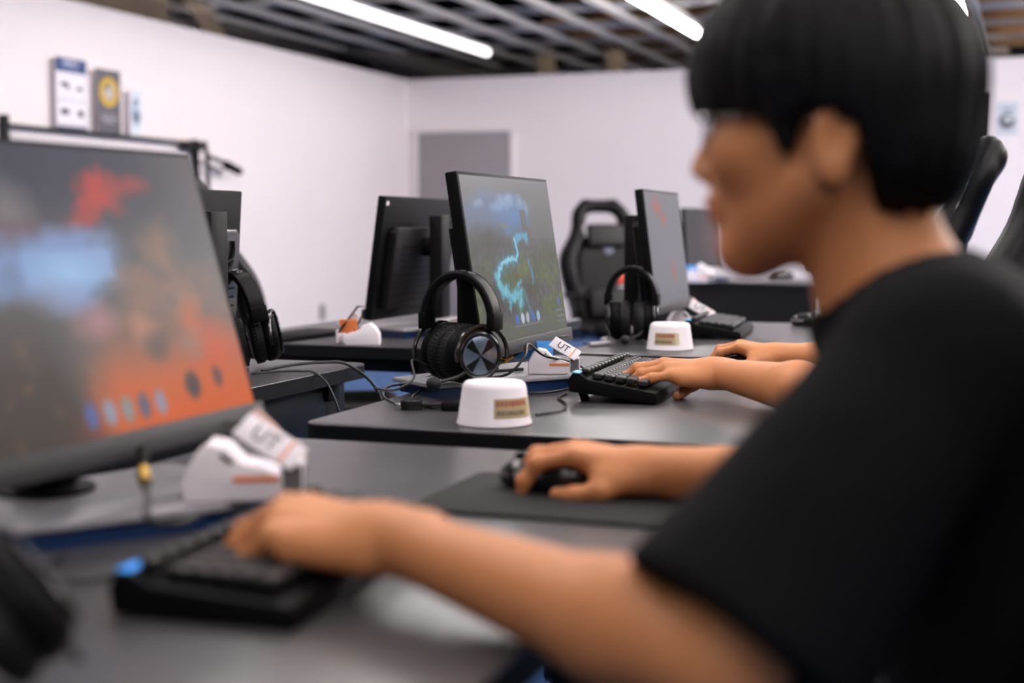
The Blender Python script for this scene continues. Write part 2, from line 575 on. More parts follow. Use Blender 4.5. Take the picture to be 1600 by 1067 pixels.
# the dark hall that surrounds the partitions
struct('ceiling', MB().box((-1.5, 7, 3.75), (22, 32, 0.1)), M_CEIL)
struct('wall_outer_left', MB().box((-10.0, 7, 1.87), (0.1, 30, 3.75)), M_CEIL)
struct('wall_outer_back', MB().box((-1.5, 20.6, 1.87), (17.0, 0.1, 3.75)), M_CEIL)
struct('wall_outer_right', MB().box((7.0, 7, 1.87), (0.1, 30, 3.75)), M_CEIL)
# door in the back wall, a grey leaf in a thin frame
d = MB().box((-5.235, WY - 0.015, 0.975), (0.98, 0.03, 1.93), 0.004)
door = struct('door_1', d, M_DOOR)
MB().box((-5.745, WY - 0.02, 0.98), (0.035, 0.045, 1.96), 0.004).box((-4.725, WY - 0.02, 0.98), (0.035, 0.045, 1.96), 0.004).box((-5.235, WY - 0.02, 1.958), (1.055, 0.045, 0.035), 0.004).build('door_frame', M_WALL, door)
MB().cyl((-4.84, WY - 0.03, 0.98), (-4.84, WY - 0.075, 0.98), 0.012).cyl((-4.84, WY - 0.075, 0.98), (-4.97, WY - 0.075, 0.98), 0.010).build('door_handle', M_CHROME, door)

# open ceiling grid: steel channels running both ways
tn = 0
def channel(p0, p1, w, h, m):
    global tn
    tn += 1
    mb = MB()
    a = Vector(p0); b = Vector(p1)
    L = (b - a).length
    ang = math.atan2(b.y - a.y, b.x - a.x)
    T = Matrix.Translation((a + b) / 2) @ Matrix.Rotation(ang, 4, 'Z')
    mb.box((0, 0, h / 2 - 0.003), (L, w, 0.006), M=T)
    mb.box((0, w / 2 - 0.003, 0), (L, 0.006, h), M=T)
    mb.box((0, -w / 2 + 0.003, 0), (L, 0.006, h), M=T)
    o = mb.build('trim_%d' % tn, m)
    return tag(o, kind='structure')
for i in range(33):
    x = -8.9 + i * 0.47
    channel((x, -3, 2.80), (x, 18.5, 2.80), 0.07, 0.045, M_STEEL)
for i in range(17):
    y = 1.2 + i * 1.06
    channel((-9.3, y, 2.87), (6.6, y, 2.87), 0.06, 0.06, M_STEEL)
# brown boards lining the hall behind the back partition
for i in range(9):
    tn += 1
    tag(MB().box((0.3, 13.5 + i * 0.5, 3.0), (9.6, 0.2, 0.05), 0.004).build('trim_%d' % tn, M_BROWN), kind='structure')
tn += 1
tag(MB().box((0.3, 16.0, 3.4), (9.8, 6.5, 0.05)).build('trim_%d' % tn, M_BROWN), kind='structure')
# beige steelwork and duct over the left partition
o = MB().box((-6.35, 8.75, 3.0), (0.3, 1.5, 1.5), 0.01).sphere((-6.19, 9.25, 2.55), 0.035).sphere((-6.19, 8.3, 2.55), 0.035).build('steel_column', M_BEIGE)
tag(o, 'beige bolted steel beam end above the left white partition', 'beam', kind='structure')
o = MB().tube([(-6.3, 9.62, 3.1), (-6.3, 10.55, 2.44)], 0.085, 4).build('steel_brace', M_BEIGE)
tag(o, 'beige diagonal steel brace rising above the left white partition', 'brace', kind='structure')
o = MB().tube(spline([(-6.9, 8.0, 3.3), (-6.8, 10.4, 3.05), (-6.7, 11.3, 2.75), (-6.9, 12.4, 2.85), (-7.0, 14.5, 2.7)], 10), 0.16, 14).build('air_duct', M_DUCT)
tag(o, 'sagging grey air duct in the dark space above the left partition', 'duct')
o = MB().tube(spline([(-7.4, 12.5, 3.2), (-6.2, 13.6, 2.75), (-5.5, 14.6, 2.6), (-5.2, 16.0, 2.8)], 10), 0.12, 14).build('air_duct', M_DUCT)
tag(o, 'thinner grey duct beyond the corner of the two partitions', 'duct')
for k, (x, lab) in enumerate(((-4.75, 'pale post standing behind the back partition, nearer the corner'), (-4.0, 'pale post standing behind the back partition, farther from the corner'))):
    tag(MB().box((x, 14.3, 1.45), (0.16, 0.16, 2.9), 0.01).build('support_post', M_BEIGE), lab, 'post')

# ------------------------------------------------------------------ lamps
def lamp(x, y0, y1, z, label, group=None, tube=None):
    t = thing('linear_ceiling_lamp', label, 'lamp', (x, y0, z), 0, group)
    L = y1 - y0
    mb = MB()
    mb.tube([(0, 0.02, 0)] + [(0, L * k / 8, 0) for k in range(1, 8)] + [(0, L - 0.02, 0)], 0.036, 14)
    mb.sphere((0, 0.02, 0), 0.036, 14).sphere((0, L - 0.02, 0), 0.036, 14)
    mb.build('diffuser', tube or M_TUBE, t)
    MB().box((0, L / 2, 0.045), (0.05, L - 0.1, 0.03), 0.004).build('housing', M_LAMPBODY, t)
    for q in (0.12, 0.88):
        MB().cyl((0, L * q, 0.058), (0, L * q, 0.176), 0.004, seg=6).build('hanging_wire', M_CHROME, t)
    return t
lamp(-4.68, 7.1, 12.38, 2.6, 'white tube lamp leftmost of the three under the open ceiling grid', None, M_TUBE_DIM)
lamp(-2.58, 6.9, 11.95, 2.6, 'white tube lamp ending just left of the black haired head')
lamp(-0.50, 6.5, 11.45, 2.6, 'white tube lamp glimpsed behind the back of the black haired head', None, M_TUBE_HI)
for x in (-1.5, -0.5, 0.6, 1.6, 2.6):  # extra unseen rows, added to brighten desks, pucks and arms
    for (a, b) in ((0.9, 3.9), (4.1, 6.2 if x < 0.2 else 6.0)):
        lamp(x, a, b, 2.6, 'white tube lamp added out of view to brighten the desks', 'added tube lamps out of view')
lamp(-2.58, 0.9, 3.9, 2.6, 'white tube lamp added out of view to brighten the desks', 'added tube lamps out of view')  # added out of view to lift the left desk tops
for x in (-0.5, 0.6, 2.6):  # unseen fill lamps added behind the camera
    lamp(x, -3.6, 0.2, 2.6, 'white tube lamp added out of view to brighten the desks', 'added tube lamps out of view')
for x in (0.9, 1.7, 2.5, 3.3):  # unseen bright rows added to lift the back wall
    for (a, b) in ((6.3, 8.7), (8.9, 11.3)):
        lamp(x, a, b, 2.6, 'white tube lamp added out of view to brighten the desks', 'added tube lamps out of view', M_TUBE_HI)

for x, y in ((1.2, 13.9), (-7.6, 6.6)):  # hidden lamps added to light the brown boards and beige steelwork
    lamp(x, y, y + 3.2, 2.35, 'white tube lamp added unseen beyond the partitions to light boards and steelwork', 'added tube lamps beyond the partitions', M_TUBE_HI)

# ------------------------------------------------------------------ desks
DZ = 0.72
def make_desk(label, loc, rz, group):
    t = thing('gaming_desk', label, 'desk', loc, rz, group)
    MB().prism(rounded_rect(-0.345, 0.345, -0.6, 0.6, 0.035), DZ - 0.004, DZ, 0.002).build('tabletop', M_DESK, t)
    MB().prism(rounded_rect(-0.345, 0.345, -0.6, 0.6, 0.035), DZ - 0.03, DZ - 0.004, 0.0).build('edge_band', M_DESKEDGE, t)
    for sy in (-1, 1):
        mb = MB()
        y = sy * 0.5
        mb.box((0, y, DZ - 0.05), (0.62, 0.05, 0.04), 0.004)
        mb.box((-0.27, y, 0.35), (0.06, 0.05, 0.63), 0.004)
        mb.box((0.16, y, 0.35), (0.05, 0.05, 0.63), 0.004)
        mb.box((0, y, 0.025), (0.64, 0.06, 0.04), 0.006)
        mb.build('leg_frame', M_FRAME, t)
    MB().box((-0.29, 0, DZ - 0.085), (0.02, 1.14, 0.105), 0.004).build('apron', M_FRAME, t)
    MB().box((-0.22, 0, 0.47), (0.12, 0.94, 0.012), 0.003).box((-0.16, 0, 0.5), (0.01, 0.94, 0.07), 0.003).box((-0.28, 0, 0.5), (0.01, 0.94, 0.07), 0.003).build('cable_tray', M_FRAME, t)
    MB().box((-0.27, 0, 0.16), (0.03, 0.95, 0.05), 0.004).build('crossbar', M_FRAME, t)
    return t
RX = -0.665
desk1 = make_desk('nearest dark grey topped desk with the large black mat, before the person in black', (RX, 1.14, 0), 0, 'main row of desks')
desk2 = dup(desk1, (RX, 2.475, 0), 0, 'dark grey topped desk carrying the lit valley picture monitor and near white puck', 'main row of desks')
desk3 = dup(desk1, (RX, 3.735, 0), 0, 'dark grey topped desk carrying the farther white puck and grey screened monitor', 'main row of desks')
LX = -1.66
deskA = dup(desk1, (LX, 2.16, 0), PI, 'dark desk with two cables hanging over its edge, behind the orange screen', 'left row of desks')
deskB = dup(desk1, (LX, 3.74, 0), PI, 'dark desk with the orange and white display box, seen under the dark monitor back', 'left row of desks')
deskD = dup(desk1, (-1.33, 7.75, 0), R(62), 'dark far desk with black skirt below the chin of the person in black')
MB().box((-0.325, 0, 0.4), (0.02, 1.14, 0.6), 0.004).build('skirt_panel', M_DESKEDGE, deskD)

# ------------------------------------------------------------------ screen pictures
def pic_valley():
    p = Pic(220, 130, (104, 104, 106))
    U, V = p.U, p.V
    p.mix((92, 92, 92), np.clip((0.72 - V) * 4, 0, 1) * 0.8)
    n = fbm(U * 9, V * 7, 5); n2 = fbm(U * 26, V * 18, 8)
    green = np.clip((0.66 - V) * 3, 0, 1) * np.clip((n - 0.36) * 4, 0, 1)
    p.mix((100, 116, 62), green * 0.75)
    p.mix((66, 70, 56), np.clip((0.62 - V) * 4, 0, 1) * np.clip((n2 - 0.55) * 5, 0, 1) * 0.7)
    p.mix((126, 138, 84), np.clip((0.5 - V) * 4, 0, 1) * np.clip((n2 - 0.62) * 7, 0, 1) * 0.6)
    p.blob(0.22, 0.60, 0.30, 0.13, (74, 72, 70), 0.8, 1, 0.5, 33)
    p.blob(0.86, 0.50, 0.22, 0.12, (82, 88, 66), 0.7, 1, 0.5, 35)
    p.blob(0.55, 0.42, 0.10, 0.07, (112, 122, 62), 0.7, 1, 0.5, 36)
    p.blob(0.62, 0.30, 0.14, 0.08, (66, 66, 62), 0.7, 1, 0.6, 37)
    p.blob(0.20, 0.22, 0.16, 0.10, (70, 70, 64), 0.6, 1, 0.6, 38)
    # sky and cloud
    p.blob(0.34, 0.80, 0.46, 0.17, (96, 122, 166), 1, 1.4, 0.35, 2)
    p.blob(0.52, 0.76, 0.21, 0.15, (88, 134, 190), 0.9, 1.4, 0.5, 4)
    for (u, v, a, b) in ((0.42, 0.85, .08, .06), (0.5, 0.87, .07, .05), (0.62, 0.855, .06, .05), (0.69, 0.81, .035, .06), (0.33, 0.82, .07, .04), (0.16, 0.84, .06, .035)):
        p.blob(u, v, a, b, (136, 166, 204), 0.8, 1.3, 0.6, 6, 16)
    p.rect(0.60, 0.668, 0.66, 0.80, (96, 98, 102), 0.85)
    p.rect(0.70, 1.0, 0.62, 0.99, (112, 112, 114), 0.6)
    p.blob(0.40, 0.70, 0.07, 0.018, (140, 138, 80), 0.6, 1)
    p.mix((106, 106, 112), np.clip((V - 0.9) * 14, 0, 1))
    riv = [(0.64, 0.60), (0.64, 0.624), (0.53, 0.634), (0.494, 0.599), (0.51, 0.526), (0.474, 0.492), (0.338, 0.476), (0.282, 0.432), (0.24, 0.36), (0.294, 0.296), (0.368, 0.263), (0.482, 0.263), (0.47, 0.2)]
    p.line(riv[3:], 0.085, (84, 122, 138), 0.7, 0.2, 0.08)
    p.line(riv, 0.034, (96, 172, 206), 0.95, 0.7, 0.07)
    p.line(riv[3:11], 0.017, (150, 216, 234), 0.95, 0.7, 0.07)
    p.line(riv[8:], 0.06, (116, 192, 210), 0.9, 0.4, 0.12)
    p.line([(0.626, 0.468), (0.654, 0.383), (0.64, 0.33)], 0.02, (80, 150, 196), 0.8, 0.8, 0.04)
    p.line([(0.507, 0.357), (0.45, 0.32), (0.486, 0.25)], 0.018, (96, 180, 206), 0.8, 0.8, 0.05)
    p.line([(0.36, 0.24), (0.34, 0.17)], 0.02, (100, 190, 216), 0.7, 0.8, 0.08)
    p.line([(0.52, 0.26), (0.56, 0.16), (0.54, 0.13)], 0.03, (90, 150, 170), 0.6, 0.6, 0.1)
    p.mix((128, 128, 140), np.clip((0.42 - np.abs(V - 0.25) * 4 - np.abs(U - 0.8) * 3), 0, 1) * np.clip((n2 - 0.5) * 6, 0, 1))
    n3 = fbm(U * 60, V * 38, 41)
    p.C *= (0.78 + 0.28 * n3 * np.clip((0.7 - V) * 4, 0, 1) + 0.14 * np.clip((V - 0.45) * 4, 0, 1))[..., None]
    p.mix((98, 98, 98), np.clip((0.17 - V) * 12, 0, 1) * 0.7)
    # row of desktop icons
    for u, c in ((0.40, (70, 112, 190)), (0.462, (190, 200, 214)), (0.52, (170, 178, 186)), (0.585, (64, 110, 180)), (0.65, (150, 184, 206))):
        p.blob(u, 0.115, 0.020, 0.034, c, 1, 4)
    p.rect(0.36, 0.70, 0.066, 0.072, (140, 148, 152), 0.5)
    p.blob(0.93, 0.19, 0.012, 0.03, (80, 110, 190), 1, 3)
    for v in (0.05, 0.085, 0.12):
        p.rect(0.89, 0.985, v, v + 0.012, (128, 134, 140), 0.6)
    p.rect(0.08, 0.2, 0.12, 0.14, (120, 130, 110), 0.5)
    return p

def pic_fire():
    p = Pic(180, 110, (92, 90, 92))
    U, V = p.U, p.V
    n = fbm(U * 6, V * 5, 21); n2 = fbm(U * 14, V * 10, 31)
    p.mix((52, 54, 70), np.clip((V - 0.58) * 3.4, 0, 1) * 0.95)
    p.mix((92, 84, 86), np.clip((U - 0.72) * 4, 0, 1) * np.clip((V - 0.5) * 3, 0, 1) * 0.8)
    # red drifting banners in the dark sky
    p.blob(0.60, 0.83, 0.10, 0.085, (196, 62, 56), 0.95, 1, 0.9, 3, 6)
    p.blob(0.72, 0.88, 0.10, 0.05, (176, 60, 56), 0.8, 1, 0.4, 5, 8)
    p.line([(0.48, 0.73), (0.56, 0.80), (0.60, 0.88)], 0.07, (186, 62, 58), 0.8, 0.3, 0.1)
    p.blob(0.28, 0.77, 0.10, 0.14, (138, 128, 128), 0.7, 1, 0.4, 9)
    p.blob(0.34, 0.69, 0.22, 0.05, (116, 74, 82), 0.7, 1, 0.4, 9)
    # the pale blue opening
    p.blob(0.40, 0.575, 0.25, 0.12, (126, 150, 196), 1.0, 1.6, 0.6, 12, 7)
    p.rect(0.28, 0.58, 0.53, 0.64, (140, 170, 214), 0.7)
    p.blob(0.42, 0.56, 0.15, 0.09, (152, 192, 232), 0.95, 1.4, 0.3, 14, 6)
    p.blob(0.36, 0.47, 0.13, 0.08, (148, 160, 196), 0.7, 1, 0.3, 15)
    # orange battlefield
    low = np.clip((0.46 - V) * 3.2, 0, 1) * np.clip((U - 0.34 - 0.12 * (n - 0.5)) * 7, 0, 1)
    p.mix((196, 106, 70), low * 0.9)
    p.mix((214, 96, 44), low * np.clip((0.30 - V) * 4, 0, 1) * np.clip(0.4 + n * 0.9, 0, 1))
    p.blob(0.47, 0.39, 0.10, 0.09, (196, 140, 150), 0.7, 1, 0.4, 16)
    p.blob(0.62, 0.35, 0.07, 0.10, (206, 138, 110), 0.7, 1, 0.5, 17)
    p.blob(0.82, 0.37, 0.07, 0.11, (222, 108, 60), 0.85, 1, 0.4, 18)
    p.blob(0.90, 0.24, 0.14, 0.12, (216, 88, 52), 0.85, 1, 0.4, 19)
    p.blob(0.70, 0.52, 0.14, 0.10, (124, 96, 78), 0.6, 1, 0.6, 22)
    p.blob(0.80, 0.57, 0.12, 0.15, (176, 124, 92), 0.65, 1, 0.7, 24)
    p.blob(0.66, 0.44, 0.16, 0.12, (170, 118, 96), 0.6, 1, 0.7, 23)
    p.blob(0.88, 0.46, 0.14, 0.12, (150, 104, 84), 0.5, 1, 0.7, 28)
    p.blob(0.83, 0.62, 0.05, 0.08, (84, 84, 88), 0.7, 1, 0.5, 25)
    p.blob(0.66, 0.27, 0.075, 0.07, (88, 78, 78), 0.85, 1.2, 0.5, 26)
    p.blob(0.80, 0.26, 0.06, 0.07, (150, 120, 112), 0.6, 1.2, 0.5, 27)
    # dark figures at the left
    dk = np.clip((0.50 - V) * 3.5, 0, 1) * np.clip((0.40 + 0.10 * (n - 0.5) + 0.08 * (0.3 - V) - U) * 9, 0, 1)
    p.mix((66, 57, 52), dk * 0.95)
    p.mix((132, 92, 60), dk * np.clip((n2 - 0.55) * 5, 0, 1) * 0.6)
    p.mix((120, 58, 40), np.clip((0.16 - V) * 7, 0, 1) * np.clip((U - 0.26) * 8, 0, 1) * np.clip((0.46 - U) * 8, 0, 1) * 0.7)
    for u, c in ((0.374, (84, 104, 170)), (0.436, (140, 160, 190)), (0.497, (130, 150, 160)), (0.558, (80, 96, 130)), (0.621, (140, 150, 180))):
        p.blob(u, 0.075, 0.021, 0.045, c, 0.85, 1.6)
    p.blob(0.76, 0.115, 0.03, 0.05, (70, 66, 70), 0.9, 1.8)
    p.blob(0.87, 0.13, 0.02, 0.04, (90, 70, 70), 0.8, 1.6)
    return p

def pic_grey():
    p = Pic(120, 70, (112, 112, 118))
    p.blob(0.30, 0.86, 0.14, 0.12, (178, 84, 74), 0.8, 1, 0.6, 3, 9)
    p.blob(0.48, 0.76, 0.12, 0.09, (170, 86, 76), 0.7, 1, 0.6, 5, 9)
    p.blob(0.60, 0.27, 0.06, 0.16, (178, 84, 74), 0.8, 1, 0.5, 7, 9)
    p.blob(0.5, 0.45, 0.3, 0.12, (116, 116, 132), 0.6, 1, 0.4, 9)
    p.blob(0.5, 0.09, 0.10, 0.025, (110, 132, 176), 0.8, 1.5)
    p.mix((100, 100, 104), np.clip((0.16 - p.V) * 8, 0, 1) * 0.6)
    return p

def pic_dull():
    p = Pic(60, 36, (84, 80, 86))
    p.blob(0.7, 0.5, 0.4, 0.6, (120, 92, 96), 0.8)
    return p

# ------------------------------------------------------------------ monitors
BASE = [(-0.085, -0.25), (0.095, 0.0), (0.10, 0.11), (-0.09, 0.19), (-0.205, -0.16)]
def make_monitor(label, loc, rz, tilt, pic, group, swirl=False, ZB=0.067, bs=1.0, mir=1):
    t = thing('monitor', label, 'monitor', loc, rz, group)
    W, Hh = 0.478, 0.322
    T = Matrix.Translation((0, 0, ZB)) @ Matrix.Rotation(-R(tilt), 4, 'Y')      # panel: local z along the panel, +x to the viewer
    CH = 0.026
    MB().box((-0.011, 0, Hh / 2), (0.022, W, Hh), 0.0025, M=T).build('housing', M_BLK, t)
    pic.build('screen', lambda u, v: T @ Vector((0.0006, (u - 0.5) * (W - 0.012), CH + v * (Hh - CH - 0.006))), M_SCREEN, t)
    MB().box((0.002, 0, CH / 2), (0.012, W + 0.001, CH), 0.0015, M=T).build('bottom_bezel', M_CHIN, t)
    MB().box((0.0085, W / 2 - 0.055, CH * 0.42), (0.003, 0.07, 0.003), 0.0008, M=T).build('button_strip', M_GLOSS, t)
    hump = MB().prism([(-0.20, 0.0), (0.20, 0.0), (0.20, 0.20), (0.185, 0.215), (-0.185, 0.215), (-0.20, 0.20)], 0.0, 0.026, 0.006,
                      M=T @ Matrix.Translation((-0.021, 0, 0.03)) @ Matrix(((0, 0, -1, 0), (1, 0, 0, 0), (0, 1, 0, 0), (0, 0, 0, 1)))).build('rear_cover', M_BLK2 if not swirl else M_GLOSS, t)
    g = MB()
    for k in range(9):
        g.box((-0.0475, 0, 0.05 + k * 0.018), (0.002, 0.30 if k > 4 else 0.36, 0.004), M=T)
    g.build('vent_slots', M_BLK, hump)
    if swirl:
        s = MB()
        for k in range(5):
            s.tube(spline([(-0.048, -0.17 + 0.03 * k, 0.05 + 0.03 * k), (-0.048, -0.12 - 0.01 * k, 0.10 + 0.02 * k), (-0.048, -0.17, 0.14 + 0.02 * k)], 6), 0.003, 5, M=T)
        s.build('swirl_relief', M_BLK2, hump)
    col = MB().box((-0.115, 0, 0.172), (0.038, 0.062, 0.30), 0.005).build('stand_column', M_BLK2, t)
    MB().cyl((-0.10, 0, 0.235), (-0.055, 0, 0.24), 0.026).build('pivot', M_BLK, col)
    BP = [(x * bs, y * bs * mir) for x, y in BASE][::mir]
    b = MB().prism(BP, 0.018, 0.025, 0.0015).build('base_plate', M_PLATE, t)
    cx = sum(p[0] for p in BP) / 5; cy = sum(p[1] for p in BP) / 5
    MB().prism([(cx + (x - cx) * 0.93, cy + (y - cy) * 0.95) for x, y in BP], 0.0, 0.018, 0.0).build('base_core', M_BLUE, b)
    MB().cyl((-0.115, 0, 0.024), (-0.115, 0, 0.030), 0.05).build('column_foot', M_BLK2, b)
    return t
MG = 'monitors of the main row'
mon1 = make_monitor('large monitor showing an orange and red battle picture with pale blue sky', (-0.815, 1.185, DZ), 0, 16.0, pic_fire(), MG)
mon2 = make_monitor('monitor showing a green valley with a winding cyan river', (-0.845, 2.455, DZ), 0, 8.8, pic_valley(), MG)
mon3 = make_monitor('narrowly seen monitor with plain grey screen and faint red streaks', (-0.875, 3.73, DZ - 0.0), R(2.5), 7.0, pic_grey(), MG, bs=0.62)
LG = 'monitors of the left row seen from behind'
monA = make_monitor('dark monitor back peeking out from behind the orange screen', (-1.60, 2.41, DZ), PI, 4.0, pic_dull(), LG, swirl=True, ZB=0.046, bs=0.75, mir=-1)
monB = make_monitor('dark monitor back left of the valley picture monitor', (-1.60, 3.56, DZ), PI, 8.0, pic_dull(), LG, ZB=0.052)
monD = make_monitor('blurred far monitor with greyish pink screen near the chin of the person in black', (-1.62, 7.62, DZ), R(-12), 4.0, pic_dull(), 'far monitor')
st = MB().box((-0.0235, 0.225, 0.305), (0.001, 0.012, 0.010), M=Matrix.Translation((0, 0, 0.052)) @ Matrix.Rotation(-R(8), 4, 'Y')).build('white_sticker', M_WHITE, monB)

# ------------------------------------------------------------------ headsets
def make_headset(label, loc, rz, group, swivel=-34):
    t = thing('headset', label, 'headset', loc, rz, group)
    A, TOP, CZ = 0.058, 0.176, 0.052
    def arc(th, off=0.0):            # th: 0 at the crown
        return Vector(((A + off) * math.sin(th), 0, 0.10 + (TOP - 0.10 + off) * math.cos(th)))
    def sweep(mb, th0, th1, n, w, o0, o1):
        ths = [th0 + (th1 - th0) * k / n for k in range(n + 1)]
        prof = []
        m = 4
        hw = w / 2; rr = min(0.004, (o1 - o0) / 2)
        for sx, sy, a0 in ((1, 1, 0), (-1, 1, 90), (-1, -1, 180), (1, -1, 270)):
            for k in range(m + 1):
                a = R(a0 + 90 * k / m)
                prof.append((sx * (hw - rr) + rr * math.cos(a), (o0 + o1) / 2 + sy * ((o1 - o0) / 2 - rr) + rr * math.sin(a)))
        vs = []; fs = []
        q = len(prof)
        for th in ths:
            for y, o in prof:
                p = arc(th, o); vs.append((p.x, y, p.z))
        for i in range(n):
            for k in range(q):
                k2 = (k + 1) % q
                fs.append((i * q + k, (i + 1) * q + k, (i + 1) * q + k2, i * q + k2))
        fs.append(tuple(range(q))); fs.append(tuple(n * q + k for k in range(q - 1, -1, -1)))
        mb.add(vs, fs)
    mb = MB(); sweep(mb, R(-80), R(80), 40, 0.034, -0.006, 0.006)
    band = mb.build('headband', M_LEATHER, t)
    for y in (-0.0145, 0.0145):
        s = MB()
        for k in range(64):
            th = R(-78 + 156 * k / 63)
            p = arc(th, 0.0062)
            s.box((p.x, y, p.z), (0.0022, 0.0008, 0.0008), rot=(0, th, 0))
        s.build('stitching', M_BLK2, band)
    tx = MB()
    for k, (ch, dg) in enumerate((('P', -8), ('R', 4), ('O', 17))):
        th = R(dg)
        p = arc(th, 0.0066)
        vs, fs = text_mesh(ch, 0.015)
        # letter x along the band (towards +x), letter up along +y
        tang = Vector((math.cos(th), 0, -math.sin(th))); nrm = Vector((math.sin(th), 0, math.cos(th))); up = Vector((0, 1, 0))
        M = Matrix(((tang.x, up.x, nrm.x, p.x), (tang.y, up.y, nrm.y, p.y), (tang.z, up.z, nrm.z, p.z), (0, 0, 0, 1)))
        tx.add(vs, fs, M)
    tx.build('lettering', M_PLATE, band)
    for sx in (-1, 1):
        g = MB()
        p0 = arc(sx * R(80)); p1 = Vector((sx * 0.062, 0, 0.088))
        g.box((sx * 0.0585, 0, 0.103), (0.014, 0.036, 0.028), 0.003)
        sl = g.build('slider', M_BLK, t)
        y = MB()
        pts = []
        for k in range(15):
            a = R(-10 + 200 * k / 14)
            pts.append((sx * 0.053, 0.050 * math.cos(a), CZ + 0.046 * math.sin(a)))
        y.tube([Matrix.Rotation(R(swivel * 0.75), 3, 'Z') @ Vector(p) for p in pts], 0.0036, 8)
        y.tube([(sx * 0.058, 0, 0.092), Matrix.Rotation(R(swivel * 0.75), 3, 'Z') @ Vector((sx * 0.053, 0, CZ + 0.045))], 0.005, 8)
        y.build('yoke', M_GLOSS, sl)
        cx = 0.027
        Tm = Matrix.Rotation(R(swivel), 4, 'Z') @ Matrix.Translation((sx * 0.004, 0, CZ)) @ (Matrix.Identity(4) if sx > 0 else Matrix.Rotation(PI, 4, 'Z'))
        cup = MB().lathe([(0.010, 0.024), (0.044, 0.024), (0.047, 0.028), (0.047, 0.038), (0.043, 0.047), (0.036, 0.052), (0.030, 0.053), (0.0, 0.053)], 40, Tm, 'x').build('ear_cup', M_BLK, t)
        MB().lathe([(0.026, 0.0), (0.034, -0.001), (0.043, 0.003), (0.047, 0.010), (0.046, 0.018), (0.044, 0.023), (0.026, 0.024)], 40, Tm, 'x').build('ear_pad', M_PAD, cup)
        rib = MB()
        for k in range(46):
            a = 2 * PI * k / 46
            rib.box((0.011, 0.0465 * math.cos(a), 0.0465 * math.sin(a)), (0.014, 0.0016, 0.0016), rot=(a, 0, 0), M=Tm)
        rib.build('pad_seam', M_PAD, cup)
        MB().lathe([(0.0, 0.0525), (0.031, 0.0525), (0.033, 0.0545), (0.030, 0.056), (0.010, 0.0568), (0.0, 0.057)], 40, Tm, 'x').build('disc', M_METAL, cup)
        w = MB()
        for q in range(4):
            a0 = R(45 + 90 * q)
            vs = [(0.0572, 0.0, 0.0)] + [(0.0562, 0.029 * math.cos(a0 + R(d)), 0.029 * math.sin(a0 + R(d))) for d in (-15, -5, 5, 15)]
            vs += [(x + 0.0012, y_, z_) for x, y_, z_ in vs]
            w.add(vs, [(0, 1, 2, 3, 4), (9, 8, 7, 6, 5), (0, 5, 6, 1), (4, 9, 5, 0), (1, 6, 7, 2), (2, 7, 8, 3), (3, 8, 9, 4)], Tm)
        w.build('disc_spokes', M_GLOSS, cup)
        MB().lathe([(0.032, 0.0525), (0.036, 0.0535), (0.037, 0.056), (0.035, 0.0575), (0.0325, 0.0560)], 40, Tm, 'x').build('disc_ring', M_GLOSS, cup)
    mic = MB().tube(spline([(0.035, -0.045, 0.030), (0.030, -0.075, 0.022), (0.012, -0.10, 0.016)], 8), 0.0026, 7).build('mic_boom', M_CABLE, t)
    MB().sphere((0.008, -0.108, 0.0145), (0.011, 0.014, 0.011), 14).build('mic_foam', M_PAD, mic)
    MB().tube(spline([(-0.035, -0.046, 0.035), (-0.045, -0.075, 0.045), (-0.03, -0.10, 0.02), (-0.05, -0.12, 0.004), (-0.09, -0.11, 0.003)], 8), 0.002, 7).build('cable', M_CABLE, t)
    return t
HG = 'black headsets standing on desks'
hs2 = make_headset('black headset with silver disc standing before the valley picture monitor', (-0.885, 2.21, DZ + 0.0255), R(-4), HG)
hs2.scale = (1.08, 1.08, 1.06)
hs3 = make_headset('black headset standing behind the farther white puck', (-0.925, 3.475, DZ), R(2), HG, 14)
hs3.scale = (1.06, 1.06, 1.06)
hsA = make_headset('black headset with stitched headband on the left desk beside hanging cables', (-1.503, 2.595, DZ), R(-30), HG, 66)
hsA.scale = (1.08, 1.08, 1.14)
hsA.rotation_euler = (R(12), 0, R(-30))
hs1 = dup(hs2, (-0.535, 0.625, DZ + 0.051), R(-127), 'very blurred black headset lying at the lower left corner', HG)
hs1.rotation_euler = (R(88), 0, R(-127)); hs1.scale = (0.94, 0.94, 1.0)

# ------------------------------------------------------------------ white pucks with sticker
def pic_sticker():
    p = Pic(48, 22, (176, 156, 118))
    p.rect(0.04, 0.80, 0.58, 0.90, (160, 120, 92), 0.7)
    for k in range(9):
        p.rect(0.05 + k * 0.083, 0.105 + k * 0.083, 0.60 + 0.04 * (k % 2), 0.88, (150, 62, 46), 0.75)
    p.rect(0.05, 0.72, 0.14, 0.42, (120, 108, 84), 0.6)
    for k in range(8):
        p.rect(0.06 + k * 0.085, 0.11 + k * 0.085, 0.18, 0.38 - 0.05 * (k % 3), (92, 82, 66), 0.6)
    p.rect(0.84, 1.0, 0, 1, (214, 196, 170), 0.8)
    return p
def make_puck(label, loc, rz, a0, a1):
    t = thing('desk_puck', label, 'puck', loc, rz, 'white pucks on desks')
    t.scale = (1.05, 1.05, 0.97); h = 0.066
    MB().lathe([(0.0, 0.0), (0.051, 0.0), (0.0535, 0.002), (0.053, 0.006), (0.0515, 0.010), (0.0455, h - 0.010), (0.0435, h - 0.003), (0.040, h), (0.0, h + 0.0015)], 48).build('body', M_WHITE, t)
    def place(u, v):
        a = a0 + (a1 - a0) * u
        z = 0.015 + 0.029 * v
        r = 0.0515 + (0.0455 - 0.0515) * (z - 0.010) / (h - 0.020) + 0.0006
        return Vector((r * math.cos(a), r * math.sin(a), z))
    pic_sticker().build('sticker', place, M_PRINT, t)
    return t
